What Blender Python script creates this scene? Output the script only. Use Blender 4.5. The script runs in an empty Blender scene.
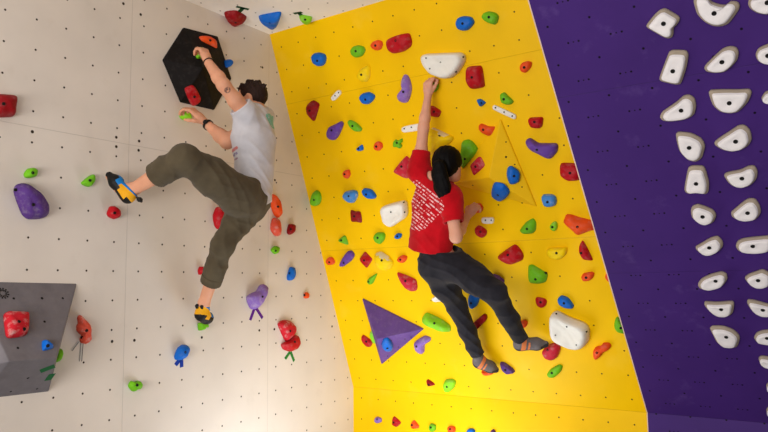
import bpy, math, random
import numpy as np
from mathutils import Matrix, Vector
random.seed(4)
SC = bpy.context.scene
COL = SC.collection
V3 = lambda *a: np.array(a, float)
def nrm(v): v = np.asarray(v, float); return v / np.linalg.norm(v)

# ------------------------------------------------------------------ camera and the planes of the room
FOC, YAW, PIT, ROL = 704.42, -0.61144, 0.10227, -0.01218
CAM = V3(3.7847, -4.9052, 1.6)
_h = V3(math.sin(YAW), math.cos(YAW), 0)
CF = _h * math.cos(PIT) + V3(0, 0, math.sin(PIT))
_r = nrm(np.cross(CF, V3(0, 0, 1))); _u = np.cross(_r, CF)
CR = math.cos(ROL) * _r + math.sin(ROL) * _u
CU = -math.sin(ROL) * _r + math.cos(ROL) * _u
HZ = 0.7598            # height of the fold where the walls start to lean
TH1, TH2 = 0.3514, 0.6615   # lean of yellow wall, of purple wall
CEIL = 3.588
XP = 2.4593            # left edge of the purple wall
GR = 0.17555           # spacing of the bolt holes
SEAMY = -2.2707
# frames: origin, u axis, v axis, normal
FR = {
 'Y': (V3(0, 0, HZ), V3(1, 0, 0), V3(0, -math.sin(TH1), math.cos(TH1)), V3(0, -math.cos(TH1), -math.sin(TH1))),
 'K': (V3(0, 0, HZ), V3(1, 0, 0), V3(0, 0, 1), V3(0, -1, 0)),
 'P': (V3(0, 0, HZ), V3(1, 0, 0), V3(0, -math.sin(TH2), math.cos(TH2)), V3(0, -math.cos(TH2), -math.sin(TH2))),
 'W': (V3(0, 0, 0), V3(0, 1, 0), V3(0, 0, 1), V3(1, 0, 0)),
 'C': (V3(0, 0, CEIL), V3(1, 0, 0), V3(0, -1, 0), V3(0, 0, -1)),
}
def ray(x, y): return CF + CR * (x - 384) / FOC - CU * (y - 216) / FOC
def at(x, y, s, off=0.0):
    """point of the sight line of a pixel that stands `off` metres in front of a wall"""
    o, u, v, n = FR[s]; d = ray(x, y)
    return CAM + d * (((o + n * off - CAM) @ n) / (d @ n))
def on_plane(x, y, o, n):
    d = ray(x, y); return CAM + d * (((np.asarray(o) - CAM) @ n) / (d @ n))

cd = bpy.data.cameras.new('camera'); co = bpy.data.objects.new('camera', cd); COL.objects.link(co)
cd.sensor_width = 36; cd.lens = 36 * FOC / 768; cd.clip_start = .05
m = Matrix(((CR[0], CU[0], -CF[0], CAM[0]), (CR[1], CU[1], -CF[1], CAM[1]), (CR[2], CU[2], -CF[2], CAM[2]), (0, 0, 0, 1)))
co.matrix_world = m
SC.camera = co

# ------------------------------------------------------------------ materials
def lin(c): 
    c = c / 255.0
    return c / 12.92 if c <= .04045 else ((c + .055) / 1.055) ** 2.4
def rgb(t): return (lin(t[0]), lin(t[1]), lin(t[2]), 1)
class NT:
    def __init__(s, name):
        s.m = bpy.data.materials.new(name); s.m.use_nodes = True
        s.t = s.m.node_tree; s.b = s.t.nodes['Principled BSDF']
    def n(s, typ, **k):
        x = s.t.nodes.new(typ)
        for a, b in k.items(): setattr(x, a, b)
        return x
    def put(s, sock, v):
        if hasattr(v, 'is_output'): s.t.links.new(v, sock)
        else: sock.default_value = v
    def math(s, op, a, b=0.0, c=0.0):
        x = s.n('ShaderNodeMath', operation=op)
        for i, v in enumerate((a, b, c)): s.put(x.inputs[i], v)
        return x.outputs[0]
    def mix(s, f, a, b):
        x = s.n('ShaderNodeMix', data_type='RGBA')
        s.put(x.inputs[0], f); s.put(x.inputs[6], a); s.put(x.inputs[7], b)
        return x.outputs[2]
    def noise(s, scale, detail=3, vec=None, rough=.5):
        x = s.n('ShaderNodeTexNoise'); x.inputs['Scale'].default_value = scale
        x.inputs['Detail'].default_value = detail; x.inputs['Roughness'].default_value = rough
        if vec is not None: s.t.links.new(vec, x.inputs['Vector'])
        return x.outputs['Fac']
    def ramp(s, f, a, b):
        x = s.n('ShaderNodeMapRange'); x.clamp = True
        s.put(x.inputs[0], f); x.inputs[1].default_value = a; x.inputs[2].default_value = b
        return x.outputs[0]
    def bump(s, h, st, dist=.002):
        x = s.n('ShaderNodeBump'); x.inputs['Strength'].default_value = st; x.inputs['Distance'].default_value = dist
        s.put(x.inputs['Height'], h); s.t.links.new(x.outputs[0], s.b.inputs['Normal'])
    def obj(s): return s.n('ShaderNodeTexCoord').outputs['Object']
_mats = {}
def mat(name, c, rough=.6, bump=.25, bscale=220, chalk=0.0, spec=.22, metal=0.0, var=.08):
    if name in _mats: return _mats[name]
    t = NT(name); o = t.obj()
    base = rgb(c)
    dark = tuple(v * (1 - var * 2) for v in base[:3]) + (1,)
    col = t.mix(t.ramp(t.noise(14, 4, o), .35, .7), base, dark)
    if chalk: col = t.mix(t.math('MULTIPLY', t.ramp(t.noise(26, 5, o, .65), .5, .72), chalk), col, rgb((225, 215, 208)))
    t.put(t.b.inputs['Base Color'], col)
    t.b.inputs['Roughness'].default_value = rough; t.b.inputs['Metallic'].default_value = metal
    t.b.inputs['Specular IOR Level'].default_value = spec
    if bump: t.bump(t.noise(bscale, 3, o), bump, .0015)
    _mats[name] = t.m
    return t.m
def dot(t, u, v, r, soft=.0012):
    """1 inside a circle of radius r about (0,0)"""
    d = t.math('SQRT', t.math('ADD', t.math('MULTIPLY', u, u), t.math('MULTIPLY', v, v)))
    return t.math('SUBTRACT', 1.0, t.ramp(d, r - soft, r + soft))
def cell(t, x, per, off):
    """signed distance to the nearest multiple of per (+off)"""
    f = t.math('FRACT', t.math('ADD', t.math('DIVIDE', t.math('SUBTRACT', x, off), per), 100.5))
    return t.math('MULTIPLY', t.math('SUBTRACT', f, .5), per)
def wallmat(name, c, kind, rough=.75):
    t = NT(name)
    uv = t.n('ShaderNodeUVMap'); sx = t.n('ShaderNodeSeparateXYZ'); t.t.links.new(uv.outputs[0], sx.inputs[0])
    u, v = sx.outputs[0], sx.outputs[1]
    o = t.obj()
    base = rgb(c)
    k = .90 if kind != 'P' else .86
    col = t.mix(t.ramp(t.noise(2.2, 5, o), .35, .7), base, tuple(x * k for x in base[:3]) + (1,))
    # scuffs and chalk wear
    if kind == 'W':
        sc = t.math('MULTIPLY', t.ramp(t.noise(5.5, 6, o, .62), .6, .78), .16)
        col = t.mix(sc, col, rgb((176, 160, 140)))
    elif kind == 'Y':
        sc = t.math('MULTIPLY', t.ramp(t.noise(3.5, 6, o, .6), .58, .75), .10)
        col = t.mix(sc, col, rgb((250, 226, 120)))
    else:
        sc = t.math('MULTIPLY', t.ramp(t.noise(6, 6, o, .66), .6, .8), .16)
        col = t.mix(sc, col, rgb((140, 115, 185)))
    if kind == 'P':
        pu, pv, uo, vo = 1.2 * GR, 1.181 * GR, 16.12 * GR, .57 * GR
        cu, cv = cell(t, u, pu, uo), cell(t, v, pv, vo)
        h = dot(t, cu, cv, .0036)
        for sgn in (-1, 1):
            h = t.math('MAXIMUM', h, dot(t, t.math('ADD', cu, sgn * .15 * GR), cv, .0052))
        h = t.math('MAXIMUM', h, dot(t, cell(t, u, pu, uo + pu / 2), cell(t, v, pv, vo + pv / 2), .006))
        seams = [(v, 0.0), (v, 6.585 * GR), (v, 13.15 * GR)]  # lowest joint is the fold, drawn dark in place of its change in shading
        holes_col = rgb((14, 8, 20))
    else:
        uo, vo = (GR / 2, GR / 2) if kind == 'Y' else (SEAMY + GR / 2, 2.5132 + GR / 2)
        if kind == 'C': uo, vo = .05, 1.06
        h = dot(t, cell(t, u, GR, uo), cell(t, v, GR, vo), .0062 if kind != 'Y' else .0056)
        if kind == 'W':
            seams = [(v, 2.5132), (u, SEAMY), (u, SEAMY + 7 * GR), (u, SEAMY - 7 * GR)]
            for iu, iv in ((-.52, .17), (.41, .19), (-.51, -.16), (.40, -.15), (-3.5, -.16), (-.38, 5.07), (.35, 4.9), (6.6, 4.5), (7.4, -.4),
                           (-.47, -6.89), (.41, -6.91), (3.42, -7.0), (6.5, -6.9), (7.4, -6.9), (11.32, -6.98)):
                h = t.math('MAXIMUM', h, dot(t, t.math('SUBTRACT', u, SEAMY + iu * GR), t.math('SUBTRACT', v, 2.5132 + iv * GR), .0092))
        elif kind == 'Y': seams = [(v, 0.0), (v, 7 * GR), (v, 14 * GR)]  # panel joints; the one at the fold also paints in its shading edge
        else: seams = []
        holes_col = rgb((48, 36, 26)) if kind != 'Y' else rgb((70, 45, 10))
    line = None
    for ax, p in seams:
        l = t.math('SUBTRACT', 1.0, t.ramp(t.math('ABSOLUTE', t.math('SUBTRACT', ax, p)), .0006, .0028))
        line = l if line is None else t.math('MAXIMUM', line, l)
    if line is not None:
        col = t.mix(t.math('MULTIPLY', line, .34), col, tuple(x * .3 for x in base[:3]) + (1,))
    col = t.mix(h, col, holes_col)
    t.put(t.b.inputs['Base Color'], col)
    t.b.inputs['Roughness'].default_value = rough; t.b.inputs['Specular IOR Level'].default_value = .2 if kind in 'WC' else .12
    hh = t.math('SUBTRACT', t.math('MULTIPLY', t.noise(160, 4, o), .25), h)
    if line is not None: hh = t.math('SUBTRACT', hh, line)
    t.bump(hh, .35, .002)
    return t.m

# ------------------------------------------------------------------ mesh helpers
def link_mesh(name, verts, faces, mats, parent=None, smooth=False, uvs=None, fmat=None):
    me = bpy.data.meshes.new(name)
    me.from_pydata([tuple(map(float, v)) for v in verts], [], faces)
    for mm in (mats if isinstance(mats, (list, tuple)) else [mats]): me.materials.append(mm)
    if uvs is not None:
        ul = me.uv_layers.new(name='UVMap')
        k = 0
        for p in me.polygons:
            for vi in p.vertices: ul.data[k].uv = uvs[vi]; k += 1
    if fmat is not None: me.polygons.foreach_set('material_index', fmat)
    if smooth: me.polygons.foreach_set('use_smooth', [True] * len(me.polygons))
    me.update()
    ob = bpy.data.objects.new(name, me); COL.objects.link(ob)
    if parent is not None: ob.parent = parent
    return ob
def tag(o, label=None, cat=None, group=None, kind=None):
    if label: o['label'] = label
    if cat: o['category'] = cat
    if group: o['group'] = group
    if kind: o['kind'] = kind
    return o

# ------------------------------------------------------------------ the room
M_W = wallmat('white_panel', (225, 215, 205), 'W')
M_C = wallmat('ceiling_panel', (246, 241, 234), 'C')
M_Y = wallmat('yellow_panel', (248, 198, 0), 'Y', .42)
M_P = wallmat('purple_panel', (67, 39, 114), 'P', .5)
M_ply = mat('bare_plywood_edge', (226, 196, 180), .7)
M_floor = mat('crash_mat', (92, 90, 92), .8, .3, 60)
def quadwall(name, pts, uvs, m, thick, n):
    pts = [np.asarray(p, float) for p in pts]; k = len(pts)
    back = [p - np.asarray(n) * thick for p in pts]
    faces = [tuple(range(k)), tuple(range(2 * k - 1, k - 1, -1))] + [(i, i + k, (i + 1) % k + k, (i + 1) % k) for i in range(k)]
    o = link_mesh(name, pts + back, faces, m, uvs=list(uvs) + list(uvs))
    return tag(o, kind='structure')
quadwall('wall_left', [(0, -5.6, 0), (0, .12, 0), (0, .12, CEIL), (0, -5.6, CEIL)], [(-5.6, 0), (.12, 0), (.12, CEIL), (-5.6, CEIL)], M_W, .1, (1, 0, 0))
LY = (CEIL - HZ) / math.cos(TH1); LPW = (CEIL - HZ) / math.cos(TH2)
yt = -LY * math.sin(TH1)
# yellow wall: kickboard plus the leaning panels, one mesh (profile swept along X)
prof = [(0, 0, -HZ), (0, HZ, 0), (yt, CEIL, LY), (.12, CEIL, None), (.12, 0, None)]
vs, fs, uv = [], [], []
for x in (0, XP + .3):
    for (y, z, s) in prof: vs.append((x, y, z)); uv.append((x, s if s is not None else 50))
fs = [(0, 5, 6, 1), (1, 6, 7, 2), (2, 7, 8, 3), (3, 8, 9, 4), (4, 9, 5, 0), (0, 1, 2, 3, 4), (9, 8, 7, 6, 5)]
tag(link_mesh('wall_back', vs, fs, M_Y, uvs=uv), kind='structure')
pt_ = -LPW * math.sin(TH2)
prof = [(0, 0, -HZ), (0, HZ, 0), (pt_, CEIL, LPW), (.12, CEIL, None), (.12, 0, None)]
vs, uv = [], []
for x in (XP, 5.6):
    for (y, z, s) in prof:
        y2 = y if z > 0.001 and z < CEIL - .001 else y
        vs.append((x, y2 - .001, z)); uv.append((x, s if s is not None else 50))
tag(link_mesh('wall_right', vs, fs, M_P, uvs=uv), kind='structure')
o, u, v, n = FR['P']
e0, e1 = o + u * (XP - .006), o + v * LPW + u * (XP - .006)
b0 = V3(XP - .006, -.001, 0)
tv = []
for p, nn in ((b0, FR['K'][3]), (e0, n), (e1, n)):
    for du, dn in ((0, .002), (.006, .002), (.006, -.02), (0, -.02)): tv.append(p + u * du + nn * dn)
tf = [(0, 3, 2, 1), (8, 9, 10, 11)]
for k in (0, 4): tf += [(k + i, k + (i + 1) % 4, k + 4 + (i + 1) % 4, k + 4 + i) for i in range(4)]
tag(link_mesh('trim_1', tv, tf, M_ply), kind='structure')
quadwall('ceiling', [(0, -4.8, CEIL), (0, .12, CEIL), (5.6, .12, CEIL), (5.6, -4.8, CEIL)], [(0, 4.8), (0, -.12), (5.6, -.12), (5.6, 4.8)], M_C, .1, (0, 0, -1))
quadwall('floor', [(-.1, -7.5, 0), (7.5, -7.5, 0), (7.5, .12, 0), (-.1, .12, 0)], [(0, 0)] * 4, M_floor, .2, (0, 0, 1))

# ------------------------------------------------------------------ holds
HC = {
 'red': mat('red_resin', (184, 8, 26), .55, .35, 260, .12),
 'darkred': mat('dark_red_resin', (146, 4, 16), .55, .35, 260, .08),
 'pink': mat('faded_red_resin', (198, 36, 58), .6, .35, 260, .25),
 'chalkred': mat('chalked_red_resin', (196, 24, 40), .65, .4, 220, .42),
 'coral': mat('chalked_orange_resin', (222, 84, 62), .65, .4, 200, .45),
 'orange': mat('orange_resin', (238, 82, 26), .55, .35, 260, .12),
 'blue': mat('blue_resin', (8, 104, 206), .5, .3, 260, .05),
 'lightblue': mat('chalked_blue_resin', (70, 140, 214), .6, .35, 260, .45),
 'green': mat('green_resin', (112, 190, 24), .55, .35, 260, .08),
 'lime': mat('lime_resin', (140, 216, 34), .55, .35, 260, .15),
 'purple': mat('purple_resin', (104, 66, 160), .6, .4, 240, .15),
 'lilac': mat('chalked_purple_resin', (142, 108, 190), .62, .4, 240, .3),
 'deeppurple': mat('deep_purple_resin', (84, 50, 126), .65, .45, 150, .14),
 'white': mat('white_resin', (238, 235, 226), .6, .3, 260, .0, var=.03),
 'yellow': mat('yellow_resin', (252, 216, 0), .6, .3, 260, .08),
 'chalk': mat('chalk', (236, 220, 176), .9, .3, 260),
 'rim': mat('beige_resin_rim', (176, 162, 144), .7, .4, 300),
 'grip': mat('chalky_white_grip', (238, 234, 236), .75, .5, 320, var=.04),
}
M_bolt = mat('black_bolt', (14, 12, 12), .5, 0, metal=.0)
M_tape = {'green': mat('dark_green_tape', (14, 96, 50), .6, 0), 'darkgreen': mat('forest_green_tape', (10, 74, 36), .6, 0), 'blue': mat('blue_tape', (16, 58, 160), .6, 0),
          'purple': mat('purple_tape', (92, 22, 140), .6, 0), 'grey': mat('grey_white_tape', (200, 196, 190), .6, 0), 'leaf': mat('mid_green_tape', (40, 130, 52), .6, 0),
          'ink': mat('dark_ink', (88, 84, 84), .7, 0)}
PROF = {
 'dome': [(1, 0), (1, .14), (.96, .42), (.85, .72), (.66, .91), (.42, .985), (.2, 1.0)],
 'tall': [(1, 0), (1, .12), (.93, .42), (.8, .72), (.6, .92), (.36, 1.0), (.16, .99)],
 'slab': [(1, 0), (1, .22), (.955, .42), (.83, .6), (.795, .80), (.755, .93), (.67, 1.0), (.4, .96), (.18, .9)],
 'jug': [(1, 0), (1.0, .25), (.97, .62), (.9, .88), (.8, 1.0), (.66, .98), (.4, .84), (.2, .8)],
 'bar': [(1, 0), (1, .6), (.93, .9), (.8, 1.0), (.5, 1.0), (.25, 1.0)],
 'facet': [(1, 0), (.97, .22), (.5, .96), (.25, 1.0)],
 'keel': [(1, 0), (1, .1), (.92, .36), (.72, .7), (.45, .95), (.2, 1.0)],
}
def smooth_poly(P2, kind, n=44):
    P2 = np.asarray(P2, float); k = len(P2)
    if kind == 'facet':
        out = []
        for i in range(k):       # small chamfer at each corner
            a, b, c = P2[i - 1], P2[i], P2[(i + 1) % k]
            out += [b + (a - b) * .1, b + (c - b) * .1]
        P2 = np.array(out); dense = []
        for i in range(len(P2)):
            for t in (0, .5): dense.append(P2[i] * (1 - t) + P2[(i + 1) % len(P2)] * t)
        return np.array(dense)
    dense = []
    for i in range(k):           # centripetal-ish Catmull-Rom, tightened
        p0, p1, p2, p3 = P2[i - 1], P2[i], P2[(i + 1) % k], P2[(i + 2) % k]
        t1, t2 = (p2 - p0) * .36, (p3 - p1) * .36
        L = np.linalg.norm(p2 - p1)
        for t_ in (t1, t2):
            q = np.linalg.norm(t_)
            if q > L * .7: t_ *= L * .7 / q
        for t in np.linspace(0, 1, 8, endpoint=False):
            a, b = 2 * t**3 - 3 * t**2 + 1, t**3 - 2 * t**2 + t
            dense.append(a * p1 + b * t1 + (-2 * t**3 + 3 * t**2) * p2 + (t**3 - t**2) * t2)
    dense = np.array(dense)
    seg = np.linalg.norm(np.roll(dense, -1, 0) - dense, axis=1); cum = np.concatenate([[0], np.cumsum(seg)])
    ts = np.linspace(0, cum[-1], n, endpoint=False); dd = np.vstack([dense, dense[:1]])
    return np.stack([np.interp(ts, cum, dd[:, 0]), np.interp(ts, cum, dd[:, 1])], 1)
def inpoly(p, poly):
    x, y = p; c = False
    for i in range(len(poly)):
        (x1, y1), (x2, y2) = poly[i - 1], poly[i]
        if (y1 > y) != (y2 > y) and x < (x2 - x1) * (y - y1) / (y2 - y1) + x1: c = not c
    return c
def proj(Xw):
    d = np.asarray(Xw) - CAM; z = d @ CF
    return (384 + FOC * (d @ CR) / z, 216 - FOC * (d @ CU) / z)
def parse(s, ox, oy, sc): return [(ox + float(a.split(',')[0]) / sc, oy + float(a.split(',')[1]) / sc) for a in s.split()]
def frame_obj(ob, o, u, v, n):
    ob.matrix_world = Matrix(((u[0], v[0], n[0], o[0]), (u[1], v[1], n[1], o[1]), (u[2], v[2], n[2], o[2]), (0, 0, 0, 1)))
NH = [0]
def bolt(parent, p, r, depth=.004):
    k = 12; vs = []
    for (rr, zz) in ((r, -.006), (r, depth), (r * .8, depth + .001), (r * .45, depth + .001), (r * .4, depth - .002)):
        vs += [(p[0] + rr * math.cos(6.2832 * i / k), p[1] + rr * math.sin(6.2832 * i / k), p[2] + zz) for i in range(k)]
    fs = [(j * k + i, j * k + (i + 1) % k, (j + 1) * k + (i + 1) % k, (j + 1) * k + i) for j in range(4) for i in range(k)] + [tuple(range(4 * k, 5 * k))]
    return link_mesh('bolt', vs, fs, M_bolt, parent, True)
def hold(surf, src, pts, color, h, bolts, label, style='dome', group=None, cat='climbing hold', name='climbing_hold', chalk=None, mats=None, rnd=.05, base=None, rim=False, br=.0085, cshift=.18, parts=None):
    """an outline from the photo laid on its wall, then raised into a solid hold with bevelled rim and bolt"""
    ox, oy, sc = src
    px = parse(pts, ox, oy, sc) if isinstance(pts, str) else pts
    O, U, Vv, N = FR[surf] if base is None else base
    def hit(x, y, off):
        d = ray(x, y); return CAM + d * (((O + N * off - CAM) @ N) / (d @ N))
    w = [hit(x, y, h * cshift) for x, y in px]
    P2 = np.array([((p - O) @ U, (p - O) @ Vv) for p in w])
    if ((P2[:, 0] * np.roll(P2[:, 1], -1) - np.roll(P2[:, 0], -1) * P2[:, 1]).sum()) < 0: P2 = P2[::-1]
    c0 = (P2.min(0) + P2.max(0)) / 2
    ctr = P2.mean(0)
    bl = parse(bolts, ox, oy, sc) if isinstance(bolts, str) and bolts else (bolts or [])
    b2 = []
    for x, y in bl:
        p = hit(x, y, h * .95); b2.append(np.array([(p - O) @ U, (p - O) @ Vv]))
    peak = ctr if not b2 else (ctr * .5 + np.mean(b2, 0) * .5 if style not in ('slab',) else np.mean(b2, 0) * .6 + ctr * .4)
    ring = smooth_poly(P2, style)
    n = len(ring); NH[0] += 1
    rr = np.random.RandomState(NH[0] * 7 + 3)
    ph = rr.rand(6) * 6.28
    vs, fs = [], []
    prof = PROF[style]
    for s_, z_ in prof:
        q = peak + (ring - peak) * s_
        d = q - c0
        wob = (np.sin(d[:, 0] * 55 + ph[0]) * np.sin(d[:, 1] * 48 + ph[1]) + .6 * np.sin(d[:, 0] * 97 + d[:, 1] * 63 + ph[2])) if style != 'facet' else np.zeros(n)
        amp = rnd * h * z_
        for i in range(n): vs.append((d[i, 0], d[i, 1], h * z_ + amp * wob[i]))
    vs.append((peak[0] - c0[0], peak[1] - c0[1], h * prof[-1][1] + rnd * h * .0))
    for j in range(len(prof) - 1):
        for i in range(n): fs.append((j * n + i, j * n + (i + 1) % n, (j + 1) * n + (i + 1) % n, (j + 1) * n + i))
    L = (len(prof) - 1) * n
    for i in range(n): fs.append((L + i, L + (i + 1) % n, len(vs) - 1))
    fs.append(tuple(range(n - 1, -1, -1)))
    origin = O + U * c0[0] + Vv * c0[1]
    ms = [HC[color]] if mats is None else mats
    fm = None
    if rim:
        ms = [HC['grip'], HC['rim']]; fm = [1 if f[0] < 3 * n and len(f) == 4 else 0 for f in fs]; fm[-1] = 1
    if chalk is not None:
        cp = parse(chalk, ox, oy, sc); ms = ms + [HC['chalk']]; fm = []
        for f in fs:
            c = np.mean([vs[i] for i in f], 0); pw = origin + U * c[0] + Vv * c[1] + N * c[2]
            fm.append(1 if inpoly(proj(pw), cp) else 0)
    ob = link_mesh(name, vs, fs, ms, smooth=(style != 'facet'), fmat=fm)
    frame_obj(ob, origin, U, Vv, N)
    tag(ob, label, cat, group)
    # bolts sit on the surface: look up the height of the profile there
    for b in b2:
        dv = b - peak; r = np.linalg.norm(dv)
        if r < 1e-6: f = 0
        else:
            ang = np.arctan2(*(ring - peak).T[::-1]); R = np.linalg.norm(ring - peak, axis=1)
            f = r / R[np.argmin(np.abs((ang - math.atan2(dv[1], dv[0]) + np.pi) % (2 * np.pi) - np.pi))]
        ss = [a for a, _ in prof][::-1]; zz = [z for _, z in prof][::-1]
        z = np.interp(min(f, .95), [0] + ss, [zz[0]] + zz) * h
        bolt(ob, (b[0] - c0[0], b[1] - c0[1], z), br * (.62 if len(b2) > 1 and style in ('bar', 'jug') else 1), .003)
    return ob
def strip(parent_or_none, surf, a, b, w, color, name='tape_strip', lift=.0015, base=None):
    """a strip of tape stuck on a wall between two pixels, w metres wide"""
    O, U, Vv, N = FR[surf] if base is None else base
    def loc(q):
        d = ray(*q); p = CAM + d * (((O - CAM) @ N) / (d @ N)); return np.array([(p - O) @ U, (p - O) @ Vv])
    A, B = loc(a), loc(b); t = nrm(B - A); s = np.array([-t[1], t[0]]) * w / 2
    vs = []
    for zz in (0.0002, lift):
        for q in (A - s, B - s + t * .004, B + s, A + s - t * .003): vs.append((q[0], q[1], zz))
    fs = [(3, 2, 1, 0), (4, 5, 6, 7)] + [(i, (i + 1) % 4, 4 + (i + 1) % 4, 4 + i) for i in range(4)]
    W4 = [O + U * x + Vv * y + N * z for x, y, z in vs]
    if parent_or_none is not None:
        mi = np.array(parent_or_none.matrix_world.inverted())
        W4 = [(mi @ np.append(p, 1))[:3] for p in W4]
        return link_mesh(name, W4, fs, M_tape[color], parent_or_none)
    return link_mesh(name, W4, fs, M_tape[color])

GY, GK, GW, GP, GC = 'holds on the leaning yellow wall', 'foot holds along the yellow kickboard', 'holds on the white wall', 'white holds on the purple wall', 'holds on the ceiling'
def Yh(src, pts, col, h, b, label, style='dome', **k): return hold('Y', src, pts, col, h, b, label, style, GY, **k)
def Wh(src, pts, col, h, b, label, style='dome', **k): return hold('W', src, pts, col, h, b, label, style, GW, **k)

# ---- yellow wall, from the top
A = (256, 0, 6)
Yh(A, '337,340 350,320 378,315 410,325 420,345 413,380 395,396 370,396 345,378', 'blue', .05, '368,365', 'round blue hold high on the yellow wall, nearest to the ceiling corner')
B = (280, 40, 4.323)
Yh(B, '306,45 318,28 340,23 362,30 368,45 355,68 330,76 312,66', 'green', .04, '328,48', 'round green hold high on yellow wall, beside the small orange knob')
Cc = (352, 0, 6)
Yh(Cc, '113,270 130,248 155,240 178,248 184,268 172,295 148,303 125,292', 'orange', .035, '141,273', 'small orange knob between round green hold and big red hold up high')
Yh(Cc, '209,245 235,225 285,207 330,199 345,205 357,250 350,280 310,308 250,321 220,303 209,275', 'red', .06, '263,243', 'big red block hold near top of yellow wall, above the purple crook', 'dome')
Yh((384, 0, 3), '117,170 125,162 160,160 230,158 242,165 243,185 225,215 205,232 180,234 145,220 127,200', 'white', .09, '167,187 127,174 233,172 138,206 211,217', 'big white jug hold just above the red-shirted climber\'s raised hand', 'jug')
Yh((448, 0, 6), '47,140 60,108 95,96 140,103 157,130 150,150 120,180 85,184 58,172', 'blue', .045, '88,141', 'oval blue hold up high between the white jug and a green hold')
Yh((448, 0, 6), '203,100 215,78 245,68 285,78 303,100 295,135 280,148 245,138 215,120', 'green', .045, '246,103', 'lumpy green hold at the very top beside the oval blue hold')
Yh((384, 0, 3), '408,200 415,188 432,183 443,188 440,203 425,218 412,214', 'orange', .04, '421,202', 'orange hold high up by the purple edge, and far from the slanted bar')
Yh((384, 0, 3), '248,210 253,200 288,197 294,205 301,258 290,264 262,266 247,240', 'red', .06, '264,232', 'tall red block hold right next to the white jug')
D = (384, 72, 6)
Yh(D, '110,35 120,15 140,20 155,50 165,100 155,150 140,180 115,185 85,172 78,145 90,125 115,95 118,65', 'lilac', .05, '116,119', 'lilac crook-shaped hold beside the climber\'s raised forearm', 'keel')
HAND_Y = Yh(D, '258,60 285,48 312,62 327,75 322,100 305,120 285,112 264,90', 'green', .045, None, 'green hold gripped by the red-shirted climber\'s raised hand')
Yh(D, '282,202 330,225 341,240 325,271 280,265 275,250', 'red', .04, '300,238', 'small red wedge beside the climber\'s raised forearm, above the yellow slab', 'keel')
Yh(D, '110,335 125,325 200,310 225,312 228,345 200,352 122,362 108,350', 'white', .018, '122,340 165,331', 'thin white bar partly behind the raised forearm', 'bar')
Yh((400, 100, 7.2), '205,215 235,200 345,250 383,272 360,310 320,340 240,420 205,400 197,300', 'yellow', .075, '277,263', 'yellow slab hold with chalked edge above the dark-haired head', 'keel', chalk='226,200 250,198 352,248 352,268 325,262 285,246')
Yh((0, 0, 1), '393.5,142 395.5,139.5 398,140.5 402,138.5 402.5,141.5 400.8,143.5 402,146 400,148.5 396.5,147 393.5,147', 'green', .03, '397,142.8', 'small notched green knob under the thin white bar')
E_ = (396, 130, 4.5)
Yh(E_, '298,75 300,50 325,43 345,55 368,88 355,115 320,155 300,172 292,120', 'green', .055, '310,130', 'large green hold beside the dark ponytailed head', 'dome')
Yh((384, 144, 6), '55,165 130,73 155,95 160,200 125,206 90,190', 'pink', .05, '105,135', 'faded red wedge against the climber\'s raised red sleeve', 'keel')
Yh((384, 144, 6), '248,98 262,96 270,120 262,135 248,130', 'lightblue', .03, None, 'sliver of pale blue hold peeking out by the raised sleeve')
Yh((384, 0, 3), '278,300 290,297 305,308 292,320 286,318', 'blue', .03, '291,309', 'small blue triangle beside slanted white bar', 'keel')
F_ = (480, 72, 6)
Yh(F_, '122,135 145,122 165,140 200,175 190,192 165,197 130,182', 'green', .035, '143,163', 'green wedge just above the slanted white bar')
Yh(F_, '78,205 90,197 215,255 218,275 208,283 80,222', 'white', .018, '93,214 145,240 194,264', 'thin white bar tilted downhill with three screws', 'bar')
G_ = (470, 110, 5.4)
Yh(G_, '48,85 60,73 100,88 138,90 138,103 122,135 100,140 70,125 50,105', 'orange', .04, '72,106', 'orange hold below the slanted white bar, above the yellow pyramid')
Yh(F_, '290,285 300,274 370,270 378,280 372,325 355,338 310,333 292,305', 'red', .045, '327,299', 'red block hold directly above the big purple hold')
Yh(G_, '300,170 310,155 328,153 370,178 465,180 474,195 470,225 440,260 425,263 380,240 340,222 310,195', 'purple', .06, '362,215', 'big purple boot-shaped hold on the yellow wall near its purple edge')
Yh((528, 144, 6), '83,320 92,303 140,302 165,315 172,350 160,370 120,378 95,368', 'lightblue', .045, '117,348', 'small chalky blue block between the red block and the blue teardrops')
Yh((528, 144, 6), '192,135 200,115 290,118 322,160 312,210 300,218 250,222 220,210 195,185', 'red', .05, '252,174', 'red block hold touching the purple edge above the orange slab')
I_ = (540, 216, 6)
Yh(I_, '60,60 75,38 95,33 105,50 103,75 88,90 68,82', 'lime', .03, '74,66', 'tiny round green knob beside the orange slab')
Yh(I_, '140,40 148,10 155,-8 185,-8 240,10 330,35 335,80 300,90 225,116 200,95', 'orange', .055, '225,65', 'large orange slab hold running into the purple edge', 'keel')
Yh(I_, '235,180 255,148 285,195 316,265 290,267 262,262 245,240 233,210', 'red', .035, '247,222', 'red half-moon hold beneath the orange slab', 'keel')
Yh(I_, '248,365 260,345 310,335 325,345 318,370 295,388 260,388', 'orange', .035, '277,369', 'small orange hold under the red half-moon')
Yh(I_, '392,365 400,338 420,330 440,360 440,392 412,390', 'orange', .035, None, 'sliver of orange hold mostly hidden by the purple edge')
Yh(I_, '40,205 60,193 110,190 160,190 158,225 130,255 95,262 60,250 42,230', 'yellow', .04, '99,222', 'yellow half-round hold beside the red half-moon')
J_ = (468, 216, 6)
Yh(J_, '82,25 90,8 150,8 158,20 152,42 110,45 90,40', 'white', .018, '105,25 140,25', 'small white two-screw hold below the bent arm\'s hand', 'bar')
Yh(J_, '42,75 60,57 85,65 112,90 108,115 85,131 60,118 45,100', 'red', .04, '75,94', 'round red hold just below the small white two-screw hold')
Yh(J_, '310,88 345,40 388,15 407,40 405,85 385,105 330,108', 'green', .04, '354,77', 'green fin-shaped hold above the big red wedge', 'keel')
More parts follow.
